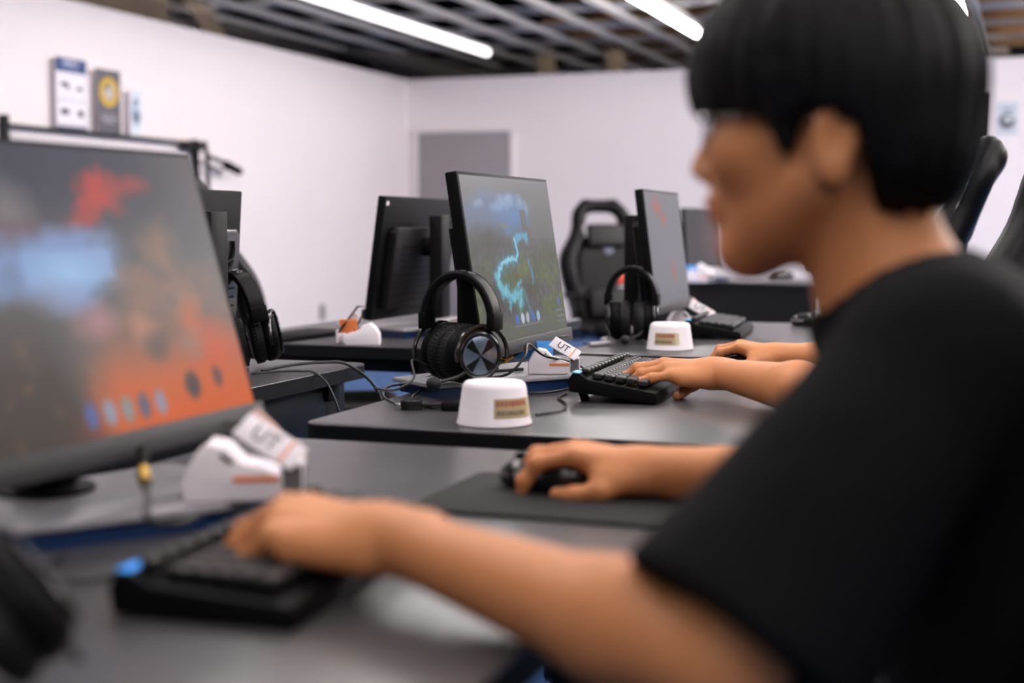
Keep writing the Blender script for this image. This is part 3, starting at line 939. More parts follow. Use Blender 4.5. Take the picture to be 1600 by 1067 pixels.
make_puck('white round puck with tan sticker on the near desk by the headset', (-0.733, 1.965, DZ), 0, R(-70), R(10))
make_puck('farther white round puck with tan sticker by the grey screened monitor', (-0.785, 3.30, DZ), 0, R(-120), R(-52))

# ------------------------------------------------------------------ white and orange display boxes
def make_display(label, loc, rz, letters=True, group='white and orange display boxes', prop=False):
    """local x to the right, y away, z up"""
    t = thing('display_box', label, 'display box', loc, rz, group)
    body = [(-0.042, 0), (0.030, 0), (0.034, 0.006), (0.034, 0.020), (0.020, 0.026), (0.004, 0.030), (-0.008, 0.043), (-0.022, 0.046), (-0.034, 0.036), (-0.042, 0.022)]
    TX = Matrix(((1, 0, 0, 0), (0, 0, -1, 0.022), (0, 1, 0, 0), (0, 0, 0, 1)))
    bo = MB().prism(body, 0.0, 0.05, 0.002, M=TX).build('body', M_WHITE, t)
    MB().box((-0.008, -0.0285, 0.0345), (0.011, 0.001, 0.0035), 0.0, rot=(0, R(38), 0)).build('slot', M_INK, bo)
    MB().box((0.015, -0.0288, 0.0180), (0.036, 0.0012, 0.0045), 0.0).build('orange_stripe', M_ORANGE, bo)
    # slanted card carried by the box, ending in an upright label
    CM = Matrix.Translation((0.026, -0.022, 0.047)) @ Matrix.Rotation(R(-38), 4, 'X') @ Matrix.Rotation(R(36), 4, 'Y')
    sl = MB().box((0, 0, 0), (0.058, 0.0025, 0.024), 0.0008, M=CM).build('slanted_card', M_WHITE, t)
    MB().box((0.017, -0.0016, 0), (0.0022, 0.0006, 0.022), 0.0, M=CM).build('orange_line', M_ORANGE, sl)
    if letters:
        vs, fs = text_mesh('UT', 0.019)
        MB().add(vs, fs, CM @ Matrix.Translation((-0.004, -0.0016, 0)) @ Matrix.Rotation(PI / 2, 4, 'X')).build('lettering', M_INK, sl)
    lb = MB().box((0.050, -0.012, 0.016), (0.006, 0.026, 0.028), 0.001).box((0.0435, -0.026, 0.016), (0.019, 0.002, 0.028), 0.0006).build('upright_label', M_WHITE, t)
    MB().box((0.0435, -0.0274, 0.016), (0.015, 0.0008, 0.023)).box((0.0532, -0.018, 0.016), (0.0008, 0.010, 0.023)).build('grey_print', M_GREYLBL, lb)
    g = MB()
    for k in range(5):
        g.box((0.0534, -0.010 + 0.0022 * k, 0.016), (0.0006, 0.0010, 0.020))
    g.build('bar_print', M_INK, lb)
    if prop:
        MB().box((0.030, 0.010, 0.047), (0.056, 0.003, 0.010), 0.0008, rot=(0, R(46), 0)).build('orange_prop', M_PINK, t)
    return t
YAW = R(19.7)
b2 = make_display('white display box with UT letters under the valley picture monitor', (-0.806, 2.455, DZ + 0.026), YAW)
b1 = make_display('blurred white and pink display box under the orange screen', (-0.727, 1.225, DZ + 0.026), YAW + R(6), prop=True)
bB = make_display('white display box with orange panel left of the dark monitor back', (-1.545, 3.19, DZ), YAW + PI, letters=False)
b3 = dup(b1, (-0.885, 3.93, DZ), YAW, 'white display box beside the grey screened monitor, behind the keyboard')
for b, s in ((b2, 0.98), (b1, 1.22), (bB, 1.15), (b3, 1.3)):
    b.scale = (s, s, s)
MB().box((0.024, 0.012, 0.040), (0.038, 0.003, 0.030), 0.0005, rot=(R(-14), 0, 0)).build('orange_panel', M_ORANGE, bB)
MB().tube([(0.046, 0.016, 0.026), (0.004, 0.012, 0.082), (-0.016, 0.006, 0.082), (0.012, 0.010, 0.030)], 0.0022, 8).build('wire_bracket', M_BLK2, bB)
o = MB().box((-0.030, 0.028, 0.040), (0.07, 0.002, 0.034), 0.0006).build('blue_card', mat('bright_blue_card', (58, 142, 214), 0.5, noise=(10, 0.05)), b2)
b4 = dup(b2, (-1.60, 7.32, DZ), YAW, 'far blurred pink and white display box below the far monitor')
b4.scale = (1.5, 1.5, 1.5)

# ------------------------------------------------------------------ keyboards and mice
def make_keyboard(label, loc, rz, led, group, tilt=6.5, lift=0.018):
    """local y along the keyboard (near end -y), rear towards -x"""
    t = thing('keyboard', label, 'keyboard', loc, rz, group)
    L, D = 0.36, 0.135
    sl = R(tilt)
    T = Matrix.Translation((0, 0, lift)) @ Matrix.Rotation(sl, 4, 'Y')
    prof = [(-0.075, -0.008), (0.072, -0.008), (0.075, 0.000), (0.070, 0.010), (-0.045, 0.016), (-0.060, 0.024), (-0.072, 0.024), (-0.078, 0.012)]
    TX = T @ Matrix(((1, 0, 0, 0), (0, 0, 1, -L / 2), (0, 1, 0, 0), (0, 0, 0, 1)))
    MB().prism(prof, 0.0, L, 0.0015, M=TX).build('case', M_BLK, t)
    k = MB()
    rows = [(-0.034, 15, 0), (-0.015, 14, .004), (0.004, 13, .008), (0.023, 12, .012), (0.042, 0, 0)]
    for x, n, off in rows:
        if n:
            w = (L - 0.03) / n
            for i in range(n):
                y = -L / 2 + 0.016 + w * (i + 0.5)
                k.box((x, y, 0.0215), (0.0165, w - 0.0028, 0.010), 0.002, M=T, seg=1)
        else:
            y = -L / 2 + 0.016
            for w in (0.024, 0.022, 0.024, 0.125, 0.024, 0.022, 0.024, 0.03, 0.024):
                k.box((x, y + w / 2, 0.0205), (0.0165, w - 0.003, 0.010), 0.002, M=T, seg=1)
                y += w + 0.0005
    for i in range(13):
        k.box((-0.0545, -L / 2 + 0.024 + 0.0252 * i, 0.0285), (0.012, 0.019, 0.008), 0.0018, M=T, seg=1)
    k.build('keycaps', M_KEY, t)
    MB().box((-0.068, -L / 2 + 0.020, 0.0243), (0.012, 0.030, 0.0016), 0.0006, M=T).build('led_window', led, t)
    for sy in (-1, 1) if tilt > 3 else ():
        MB().box((-0.060, sy * 0.14, 0.011), (0.010, 0.028, 0.026), 0.003, rot=(0, R(-18), 0)).build('foot', M_BLK2, t)
    MB().tube(spline([(-0.078, -0.04, 0.026), (-0.11, -0.055, 0.008), (-0.15, -0.10, 0.0035), (-0.19, -0.09, 0.0035), (-0.22, -0.02, 0.0035)], 8), 0.002, 7).build('cable', M_CABLE, t)
    return t
kb2 = make_keyboard('black keyboard under the far sharply seen hand', (-0.640, 2.43, DZ), R(3), M_LEDCYAN, 'black keyboards')
kb3 = dup(kb2, (-0.765, 3.80, DZ), R(5), 'black keyboard behind the farther white puck', 'black keyboards')
kb1 = make_keyboard('blurred black keyboard with blue light under the nearest hand', (-0.575, 1.070, DZ), R(4), M_LEDBLUE, 'black keyboards', 1.0, 0.0095)

def make_mouse(label, loc, rz, led, group):
    """front towards -x"""
    t = thing('computer_mouse', label, 'mouse', loc, rz, group)
    F = Field((-0.08, -0.05, -0.01), (0.08, 0.05, 0.06), 0.0022)
    F.ell((0.0, 0, 0.012), (0.060, 0.030, 0.026), k=0.004)
    F.ell((0.02, 0, 0.016), (0.036, 0.029, 0.025), k=0.01)
    F.clip((0, 0, 0.001), (0, 0, -1), 0.002)
    solid('shell', F, M_GLOSS, t, 2)
    MB().cyl((-0.034, -0.004, 0.0318), (-0.034, 0.004, 0.0318), 0.0075, seg=16).build('scroll_wheel', M_BLK2, t)
    MB().sphere((0.042, 0, 0.024), (0.012, 0.012, 0.011), 14).build('led_window', led, t)
    MB().box((-0.005, -0.0285, 0.018), (0.05, 0.003, 0.006), 0.0012).build('side_strip', M_PLATE, t)
    return t
MGp = 'computer mice'
mouse2 = make_mouse('black mouse with green light under the farthest hand', (-0.545, 2.885, DZ + 0.003), R(-6), M_LEDGREEN, MGp)
mouse1 = make_mouse('blurred black mouse held by the near right hand on the black mat', (-0.485, 1.475, DZ + 0.004), R(-4), M_BLK2, MGp)
mouse3 = dup(mouse2, (-0.585, 4.20, DZ), R(-25), 'unattended mouse with green light on the farther desk')
mouse4 = make_mouse('far blurred mouse with blue light on the far desk', (-1.27, 7.98, DZ), R(40), M_LEDBLUE, MGp)
mouse4.scale = (1.3, 1.3, 1.3)
o = MB().prism(rounded_rect(-0.135, 0.135, -0.115, 0.115, 0.015), 0.0, 0.004, 0.001).build('mouse_mat', M_MAT)
o.location = (-0.462, 1.44, DZ); tag(o, 'black cloth mouse mat under the near right hand', 'mouse mat')
o = MB().prism(rounded_rect(-0.11, 0.11, -0.10, 0.10, 0.012), 0.0, 0.003, 0.001).build('mouse_mat', M_MAT)
o.location = (-0.515, 2.865, DZ); tag(o, 'black cloth mouse mat under the farthest hand', 'mouse mat')
o = MB().box((0, 0, 0.006), (0.13, 0.34, 0.012), 0.004).build('flat_keyboard', M_BLK2)
o.location = (-1.80, 3.33, DZ); o.rotation_euler = (0, 0, R(-4)); tag(o, 'flat dark keyboard lying on the left desk before the white wall', 'keyboard')

# ------------------------------------------------------------------ cables, plugs and small things
def cable(name, label, cat, pts, r=0.0022, m=None, n=8):
    o = MB().tube(spline(pts, n), r, 8).build(name, m or M_CABLE)
    return tag(o, label, cat)
E = -1.315
cable('headset_cable', 'thicker black cable looping over the edge of the left desk', 'cable',
      [(-1.43, 2.50, DZ + 0.004), (-1.40, 2.56, DZ + 0.010), (-1.36, 2.62, DZ + 0.012), (E, 2.66, DZ + 0.004), (E + 0.055, 2.68, DZ - 0.05), (E + 0.075, 2.67, DZ - 0.14), (E + 0.06, 2.65, DZ - 0.30), (E + 0.03, 2.64, 0.30)], 0.0032)
cable('thin_cable', 'thinner black cable hanging over the edge of the left desk, nearer the orange screen', 'cable',
      [(-1.42, 2.44, DZ + 0.004), (-1.38, 2.48, DZ + 0.006), (-1.34, 2.50, DZ + 0.006), (E, 2.51, DZ + 0.002), (E + 0.03, 2.515, DZ - 0.03), (E + 0.055, 2.52, DZ - 0.12), (E + 0.055, 2.52, DZ - 0.30), (E + 0.03, 2.52, 0.30)], 0.0024)
# display cables under the monitors
def display_cable(label, loc, rz, s=1.0):
    t = thing('display_cable', label, 'cable', loc, rz, 'display cables under the monitors')
    MB().tube([(0, 0, 0.052), (-0.010, -0.024, 0.043), (-0.016, -0.036, 0.039)], 0.0055, 10).build('plug', M_BLK, t)
    MB().cyl((-0.016, -0.036, 0.039), (-0.024, -0.056, 0.031), 0.0062, seg=14).build('ferrule', M_GOLD, t)
    MB().tube(spline([(-0.024, -0.056, 0.031), (-0.032, -0.078, 0.022), (-0.045, -0.105, 0.008), (-0.03, -0.125, 0.004), (0.01, -0.10, 0.004)], 8), 0.0035, 8).build('lead', M_CABLE, t)
    return t
dc2 = display_cable('black cable with brass ferrule under the valley picture monitor', (-0.838, 2.41, DZ + 0.024), 0)
dc1 = dup(dc2, (-0.80, 1.165, DZ + 0.024), R(60), 'blurred black cable with yellow brass ferrule under the orange screen')
cable('looped_cable', 'thin black cable making a loop under the valley picture monitor', 'cable',
      [(-0.90, 2.30, DZ + 0.028), (-0.84, 2.31, DZ + 0.035), (-0.815, 2.335, DZ + 0.065), (-0.82, 2.37, DZ + 0.085), (-0.80, 2.40, DZ + 0.062), (-0.77, 2.47, DZ + 0.045), (-0.73, 2.53, DZ + 0.012), (-0.70, 2.56, DZ + 0.004)], 0.0024)
cable('green_black_lead', 'short dark lead with straight tip lying on the plate under the valley picture monitor', 'cable',
      [(-0.93, 2.36, DZ + 0.029), (-0.90, 2.42, DZ + 0.029), (-0.865, 2.47, DZ + 0.029)], 0.003)
u = thing('usb_adapter', 'black box shaped audio adapter with ribbed plug left of the near white puck', 'adapter', (-0.915, 2.075, DZ), R(20))
MB().box((0, 0, 0.008), (0.034, 0.026, 0.016), 0.002).build('body', M_GLOSS, u)
g = MB()
for k in range(6):
    g.cyl((0.020 + k * 0.004, 0, 0.008), (0.0225 + k * 0.004, 0, 0.008), 0.0065 - 0.0004 * k, seg=12)
g.cyl((0.016, 0, 0.008), (0.045, 0, 0.008), 0.0042, seg=12)
g.build('strain_relief', M_CABLE, u)
MB().box((-0.022, 0, 0.008), (0.012, 0.012, 0.005), 0.0006).build('connector', M_CHROME, u)
MB().tube(spline([(0.044, 0, 0.008), (0.075, 0.004, 0.005), (0.11, -0.008, 0.004), (0.15, 0.01, 0.004), (0.17, 0.05, 0.004)], 8), 0.0028, 8).build('lead', M_CABLE, u)
u2 = thing('cable_remote', 'dark inline cable remote beside the near white puck', 'cable remote', (-0.835, 2.085, DZ), R(15))
MB().box((0, 0, 0.0075), (0.062, 0.018, 0.015), 0.004).build('body', M_BLK2, u2)
MB().cyl((0.012, 0, 0.0145), (0.012, 0, 0.0165), 0.006, seg=14).build('dial', M_BLK, u2)
MB().tube(spline([(-0.031, 0, 0.006), (-0.05, 0.012, 0.003), (-0.075, 0.06, 0.003), (-0.10, 0.14, 0.003), (-0.09, 0.20, 0.012)], 8), 0.0022, 8).build('lead', M_CABLE, u2)
cable('desk_edge_cable', 'dark cable arching over the far left edge of the near desk', 'cable',
      [(-0.945, 2.09, DZ + 0.004), (-0.985, 2.12, DZ + 0.012), (-1.005, 2.18, DZ + 0.022), (-1.0, 2.28, DZ + 0.02), (-0.985, 2.38, DZ + 0.03)], 0.0024)
cable('puck_cable', 'thin black cable curling between the near white puck and the keyboard', 'cable',
      [(-0.70, 2.06, DZ + 0.003), (-0.68, 2.13, DZ + 0.003), (-0.70, 2.21, DZ + 0.003), (-0.735, 2.28, DZ + 0.003), (-0.74, 2.34, DZ + 0.003)], 0.0022)
cable('pale_cable', 'pale grey cable bundled on the farther desk left of the headset', 'cable',
      [(-0.985, 3.30, DZ + 0.006), (-0.955, 3.36, DZ + 0.008), (-0.985, 3.42, DZ + 0.010), (-0.95, 3.47, DZ + 0.012), (-0.985, 3.53, DZ + 0.016), (-0.955, 3.60, DZ + 0.014), (-0.985, 3.66, DZ + 0.03)], 0.006, M_PLATE)
# bits on the plate of the left row monitor
pl = thing('red_plug', 'small red plug under the dark monitor back', 'plug', (-1.405, 3.52, DZ + 0.026))
MB().cyl((0, 0, 0.012), (0.022, 0, 0.040), 0.010, 0.012, 14).build('cap', M_RED, pl)
MB().tube(spline([(0, 0, 0.012), (-0.005, 0.03, 0.006), (-0.02, 0.06, 0.003)], 6), 0.004, 8).build('lead', M_CABLE, pl)
pl = thing('yellow_plug', 'small yellow plug under the dark monitor back, behind the headset', 'plug', (-1.392, 3.66, DZ + 0.026))
MB().cyl((0, 0, 0.008), (0.025, 0, 0.024), 0.010, 0.0095, 14).build('cap', M_YEL, pl)
MB().tube(spline([(0, 0, 0.008), (-0.01, -0.03, 0.004), (-0.02, -0.07, 0.003)], 6), 0.004, 8).build('lead', M_CABLE, pl)
o = MB().box((0, 0, 0.011), (0.05, 0.17, 0.022), 0.003).build('bezel_reflection', M_PLATE)  # pale bar stands in for light reflected at the bezel and base plate
o.location = (-1.44, 3.50, DZ + 0.055); o.location.z = DZ + 0.026; tag(o, 'pale grey bar standing in for reflected light under the dark monitor back', 'reflection')
cd = thing('name_card', 'very blurred pale blue card at the left edge under the orange screen', 'card', (-0.90, 1.02, DZ + 0.026), R(20))
MB().box((0, 0, 0.022), (0.062, 0.004, 0.040), 0.001, rot=(R(-15), 0, 0)).build('face', M_CARD, cd)
MB().box((0, 0.010, 0.003), (0.062, 0.030, 0.006), 0.001).build('stand', M_BLUE, cd)
o = MB().box((0, 0, 0.02), (0.07, 0.05, 0.04), 0.008).build('camera_box', M_BLK)
o.location = (-0.045, WY + 0.02, WZ); tag(o, 'small black box on top of the back wall at the right edge', 'box'); o.scale = (3.2, 1.6, 2.4)

# ------------------------------------------------------------------ posters and rail on the left wall
def board(name, label, pic, y0, y1, z0, z1, x, face='+x', cat='poster', group=None):
    t = thing(name, label, cat, (x, (y0 + y1) / 2, z0), 0, group)
    MB().box((-0.002, 0, (z1 - z0) / 2), (0.004, y1 - y0, z1 - z0), 0.001).build('backing', M_WHITE, t)
    pic.build('print', lambda u, v: Vector((0.0008, (0.5 - u) * -(y1 - y0), v * (z1 - z0))), M_PRINT, t)
    return t
def pic_products():
    p = Pic(60, 120, (236, 230, 236))
    p.rect(0, 1, 0.80, 1, (46, 70, 120)); p.rect(0, 1, 0, 0.045, (60, 70, 96))
    for k in range(8):
        p.rect(0.24 + k * 0.065, 0.285 + k * 0.065, 0.89 + 0.01 * (k % 2), 0.97, (206, 212, 226), 0.85)
    p.rect(0.3, 0.7, 0.845, 0.865, (150, 164, 196), 0.8)
    for u, v, a, b in ((0.28, 0.63, .12, .03), (0.36, 0.60, .06, .035), (0.76, 0.585, .10, .025), (0.28, 0.245, .12, .045), (0.78, 0.235, .09, .05)):
        p.blob(u, v, a, b, (34, 34, 40), 1, 3, 0.3, 4, 12)
    p.rect(0.49, 0.51, 0.05, 0.80, (196, 200, 214), 0.7); p.rect(0.02, 0.98, 0.41, 0.42, (196, 200, 214), 0.7)
    for v in (0.40, 0.06):
        p.rect(0.05, 0.46, v, v + 0.015, (150, 160, 186), 0.8); p.rect(0.55, 0.95, v, v + 0.015, (150, 160, 186), 0.8)
    p.rect(0, 0.012, 0, 1, (150, 170, 200)); p.rect(0.988, 1, 0, 1, (150, 170, 200))
    return p
def pic_disc():
    p = Pic(70, 130, (92, 90, 98))
    p.blob(0.52, 0.65, 0.40, 0.235, (206, 166, 52), 1, 20)
    p.blob(0.52, 0.65, 0.25, 0.15, (150, 132, 90), 1, 12); p.blob(0.52, 0.65, 0.20, 0.12, (190, 182, 172), 1, 8, 0.2, 3)
    p.blob(0.45, 0.72, 0.08, 0.05, (90, 84, 84), 0.7, 3)
    for v, a, b in ((0.28, .2, .8), (0.22, .12, .88), (0.165, .28, .72)):
        p.rect(a, b, v, v + 0.022, (188, 184, 188), 0.85)
    return p
def pic_bottle():
    p = Pic(40, 110, (222, 226, 234))
    p.rect(0, 1, 0.90, 0.93, (120, 150, 176), 0.6)
    p.blob(0.5, 0.76, 0.24, 0.05, (60, 74, 92), 0.9, 3, 0.4, 3); p.blob(0.35, 0.66, 0.2, 0.03, (70, 84, 100), 0.8, 3)
    p.blob(0.56, 0.42, 0.34, 0.15, (70, 74, 84), 1, 3, 0.3, 5); p.blob(0.55, 0.5, 0.42, 0.30, (150, 176, 198), 0.5, 2)
    return p
def pic_emblem():
    p = Pic(50, 80, (206, 212, 220))
    p.blob(0.5, 0.42, 0.34, 0.22, (40, 44, 52), 1, 4); p.blob(0.52, 0.46, 0.17, 0.10, (206, 212, 220), 1, 4)
    p.blob(0.68, 0.5, 0.18, 0.05, (206, 212, 220), 1, 3)
    p.rect(0.25, 0.8, 0.74, 0.80, (70, 84, 100), 0.8); p.rect(0.2, 0.8, 0.10, 0.15, (150, 160, 176), 0.6)
    return p
RZ0 = 1.632
PX = WX + 0.05
board('poster', 'tall white poster with blue header and four product pictures', pic_products(), 7.60, 7.92, RZ0, 2.085, PX)
board('poster', 'grey poster with a large golden disc', pic_disc(), 8.02, 8.29, RZ0, 2.055, PX)
board('poster', 'small pale poster with a dark bottle shape, rightmost on the rail', pic_bottle(), 8.39, 8.53, RZ0, 1.945, PX)
t = thing('picture_poster', 'small pale poster with dark round emblem on the back wall at right', 'poster', (-0.165, WY - 0.013, 1.80))
MB().box((0, 0.006, 0.145), (0.19, 0.012, 0.29), 0.001).build('backing', M_WHITE, t)
pic_emblem().build('print', lambda u, v: Vector(((u - 0.5) * 0.19, -0.001, v * 0.29)), M_PRINT, t)
rl = thing('display_rail', 'black metal rail stand along the left white wall below the posters', 'rail stand', (WX + 0.06, 8.14, 0))
MB().box((0, 0, 1.618), (0.05, 2.1, 0.024), 0.004).build('top_bar', M_FRAME, rl)
for sy in (-1, 1):
    MB().box((0, sy * 1.05, 0.84), (0.05, 0.045, 1.68 if sy < 0 else 1.62), 0.004).box((0.1, sy * 1.05, 0.02), (0.34, 0.05, 0.04), 0.006).build('post', M_FRAME, rl)
MB().box((0.0, 1.0, 1.60), (0.06, 0.22, 0.07), 0.006).build('clamp', M_FRAME, rl)
ma = thing('microphone_arm', 'black boom arm with microphone clamped beside the rail on the left wall', 'microphone arm', (WX + 0.12, 9.24, 1.40))
MB().tube(spline([(0, -0.02, 0.24), (0.01, 0.0, 0.12), (0, 0.02, -0.02), (0.0, 0.02, -0.25)], 6), 0.018, 10).build('arm', M_FRAME, ma)
MB().tube([(0, 0.0, 0.135), (0.02, 0.22, 0.09), (0.03, 0.33, 0.055)], 0.016, 10).tube([(0, 0.0, 0.06), (0.02, 0.20, 0.03)], 0.008, 8).build('boom', M_FRAME, ma)
MB().cyl((0.025, 0.24, 0.075), (0.035, 0.42, 0.03), 0.035, 0.03, 14).build('microphone', M_BLK, ma)
o = MB().box((0, 0, 0), (0.012, 0.09, 0.14), 0.003).build('wall_socket', M_PLATE)
o.location = (WX + 0.006, 11.3, 0.25); tag(o, 'grey socket plate low on the left white wall', 'socket')
o = MB().box((0, 0, 0.22), (0.16, 0.05, 0.44), 0.006).build('wall_speaker', M_BLK)
o.location = (-0.415, WY - 0.026, 1.74); tag(o, 'tall black panel on the back wall behind the head of the person in black', 'wall panel')

# ------------------------------------------------------------------ gaming chairs (facing +x)
def make_chair(label, loc, rz, group, accent=None, lean=13, pillows=True):
    t = thing('gaming_chair', label, 'chair', loc, rz, group)
    b = MB()
    for k in range(5):
        a = 2 * PI * k / 5 + 0.3
        b.tube([(0.03 * math.cos(a), 0.03 * math.sin(a), 0.11), (0.31 * math.cos(a), 0.31 * math.sin(a), 0.075)], [0.028, 0.018], 8)
    b.cyl((0, 0, 0.08), (0, 0, 0.14), 0.045)
    base = b.build('star_base', M_BLK, t)
    for k in range(5):
        a = 2 * PI * k / 5 + 0.3
        c = MB()
        for s in (-1, 1):
            ox, oy = -math.sin(a) * 0.014 * s, math.cos(a) * 0.014 * s
            px, py = 0.31 * math.cos(a), 0.31 * math.sin(a)
            c.cyl((px + ox - math.sin(a) * 0.008 * s, py + oy + math.cos(a) * 0.008 * s, 0.03), (px + ox, py + oy, 0.03), 0.03, seg=16)
        c.cyl((px, py, 0.03), (px, py, 0.08), 0.008, seg=8)
        c.build('caster', M_BLK2, base)
    MB().cyl((0, 0, 0.12), (0, 0, 0.36), 0.025).cyl((0, 0, 0.12), (0, 0, 0.24), 0.032).build('gas_lift', M_FRAME, t)
    MB().box((0, 0, 0.355), (0.26, 0.22, 0.03), 0.006).build('tilt_plate', M_FRAME, t)
    F = Field((-0.32, -0.34, 0.33), (0.34, 0.34, 0.56), 0.009)
    F.rbox((0.02, 0, 0.405), (0.26, 0.22, 0.045), 0.035, k=0.02)
    for s in (-1, 1):
        F.cap((-0.18, s * 0.235, 0.43), 0.045, (0.20, s * 0.23, 0.435), 0.05, k=0.03)
    solid('seat', F, M_LEATHER, t, 3)
    rec = R(lean)
    def bk(x, y, z):                       # back coordinates: z up the back
        return np.array([-0.22 + x * math.cos(rec) - z * math.sin(rec), y, 0.40 + z * math.cos(rec) + x * math.sin(rec)])
    A = [np.array([math.cos(rec), 0, math.sin(rec)]), np.array([0, 1, 0]), np.array([-math.sin(rec), 0, math.cos(rec)])]
    F = Field((-0.56, -0.36, 0.34), (0.02, 0.36, 1.28), 0.0085)
    F.rbox(bk(-0.01, 0, 0.30), (0.035, 0.19, 0.30), 0.03, A, k=0.02)
    if accent != 'front':
        F.rbox(bk(-0.015, 0, 0.70), (0.032, 0.12, 0.115), 0.03, A, k=0.02)
    side = [(0.01, 0.19, 0.04, 0.045), (0.035, 0.225, 0.20, 0.050), (0.045, 0.255, 0.36, 0.055), (0.04, 0.25, 0.46, 0.055), (0.015, 0.185, 0.58, 0.048), (0.0, 0.155, 0.66, 0.044), (-0.005, 0.140, 0.75, 0.044), (-0.012, 0.085, 0.805, 0.042)]
    for s in (-1, 1):
        F.path([(bk(x, s * y, z), r) for x, y, z, r in side], k=0.03)
        F.cap(bk(-0.1, s * 0.090, 0.625), 0.036, bk(0.1, s * 0.105, 0.665), 0.036, k=0.015, op='s')
    F.cap(bk(-0.012, -0.09, 0.805), 0.042, bk(-0.012, 0.09, 0.805), 0.042, k=0.02)
    back, _ = solid('backrest', F, M_LEATHER, t, 10)
    for s in (-1, 1):
        pip = MB().tube(spline([bk(x + 0.012, s * (y + r * 0.93), z) for x, y, z, r in side], 6), 0.005, 7)
        pip.build('piping', M_GLOSS, back)
    if pillows: MB().box((0, 0, 0), (0.05, 0.24, 0.15), 0.022, M=Matrix.Translation(bk(0.045, 0, 0.71 if accent != 'front' else 0.60)) @ Matrix.Rotation(-rec, 4, 'Y'), seg=4).build('head_pillow', M_LEATHER2, t)
    if pillows: MB().box((0, 0, 0), (0.05, 0.28, 0.19), 0.022, M=Matrix.Translation(bk(0.04, 0, 0.17)) @ Matrix.Rotation(-rec, 4, 'Y'), seg=4).build('lumbar_pillow', M_LEATHER2, t)
    for s in (-1, 1):
        a = MB()
        a.box((-0.02, s * 0.315, 0.50), (0.05, 0.025, 0.24), 0.006).box((-0.02, s * 0.29, 0.375), (0.06, 0.08, 0.02), 0.004)
        ar = a.build('armrest_post', M_FRAME, t)
        MB().box((0.01, s * 0.315, 0.632), (0.25, 0.075, 0.028), 0.010, seg=3).build('armrest_pad', M_BLK2, ar)
    if accent == 'stripe':
        for s in (-1, 1):
            MB().tube(spline([bk(-0.032, s * 0.175, 0.56), bk(-0.04, s * 0.17, 0.64), bk(-0.042, s * 0.158, 0.72)], 6), 0.0175, 10).build('red_stripe', M_RED, back)
            MB().box((0, 0, 0), (0.03, 0.02, 0.07), 0.006, M=Matrix.Translation(bk(-0.045, s * 0.185, 0.50)) @ Matrix.Rotation(-rec, 4, 'Y')).build('silver_badge', M_CHROME, back)
    if accent == 'front':
        MB().box((0, 0, 0), (0.02, 0.09, 0.075), 0.008, M=Matrix.Translation(bk(0.03, 0.10, 0.33)) @ Matrix.Rotation(-rec, 4, 'Y')).build('red_patch', M_RED, back)
        MB().box((0, 0, 0), (0.02, 0.09, 0.075), 0.008, M=Matrix.Translation(bk(0.03, 0.10, 0.245)) @ Matrix.Rotation(-rec, 4, 'Y')).build('white_patch', M_PLATE, back)
        MB().lathe([(0.0, 0.0), (0.036, 0.0), (0.034, 0.004), (0.0, 0.005)], 24, Matrix.Translation(bk(0.026, 0.02, 0.52)) @ Matrix.Rotation(-rec, 4, 'Y'), 'x').build('round_badge', mat('blue_grey_badge', (88, 92, 120), 0.4, noise=(20, 0.05)), back)
    return t
CG = 'black gaming chairs'
chR2 = make_chair('black gaming chair with red stripe at the right edge behind the second person', (-0.352, 2.46, 0), PI + R(1), CG, 'stripe', 13, False)
chR2.scale = (1, 1, 0.965)
chR1 = make_chair('black glossy gaming chair left of the red striped one, seen in profile', (-0.585, 3.66, 0), PI + R(3), CG, None, 19, False)
chR1.scale = (1, 1, 1.02)
chP1 = make_chair('black gaming chair under the person in black', (-0.19, 1.13, 0), PI, CG)
chB = dup(chP1, (-2.12, 4.04, 0), R(18), 'black gaming chair behind the left desk, partly hidden by the dark monitor back'); chB.scale = (1, 1, 0.96)
chC = make_chair('blurred black gaming chair with round badge before the back wall', (-2.20, 8.10, 0), R(-52), CG, 'front')
chC.scale = (1, 1, 0.96)
o = MB().sphere((-1.98, 7.72, 0.70), (0.055, 0.055, 0.055), 14).build('orange_ball', M_RED)
bpy.data.objects.remove(o)

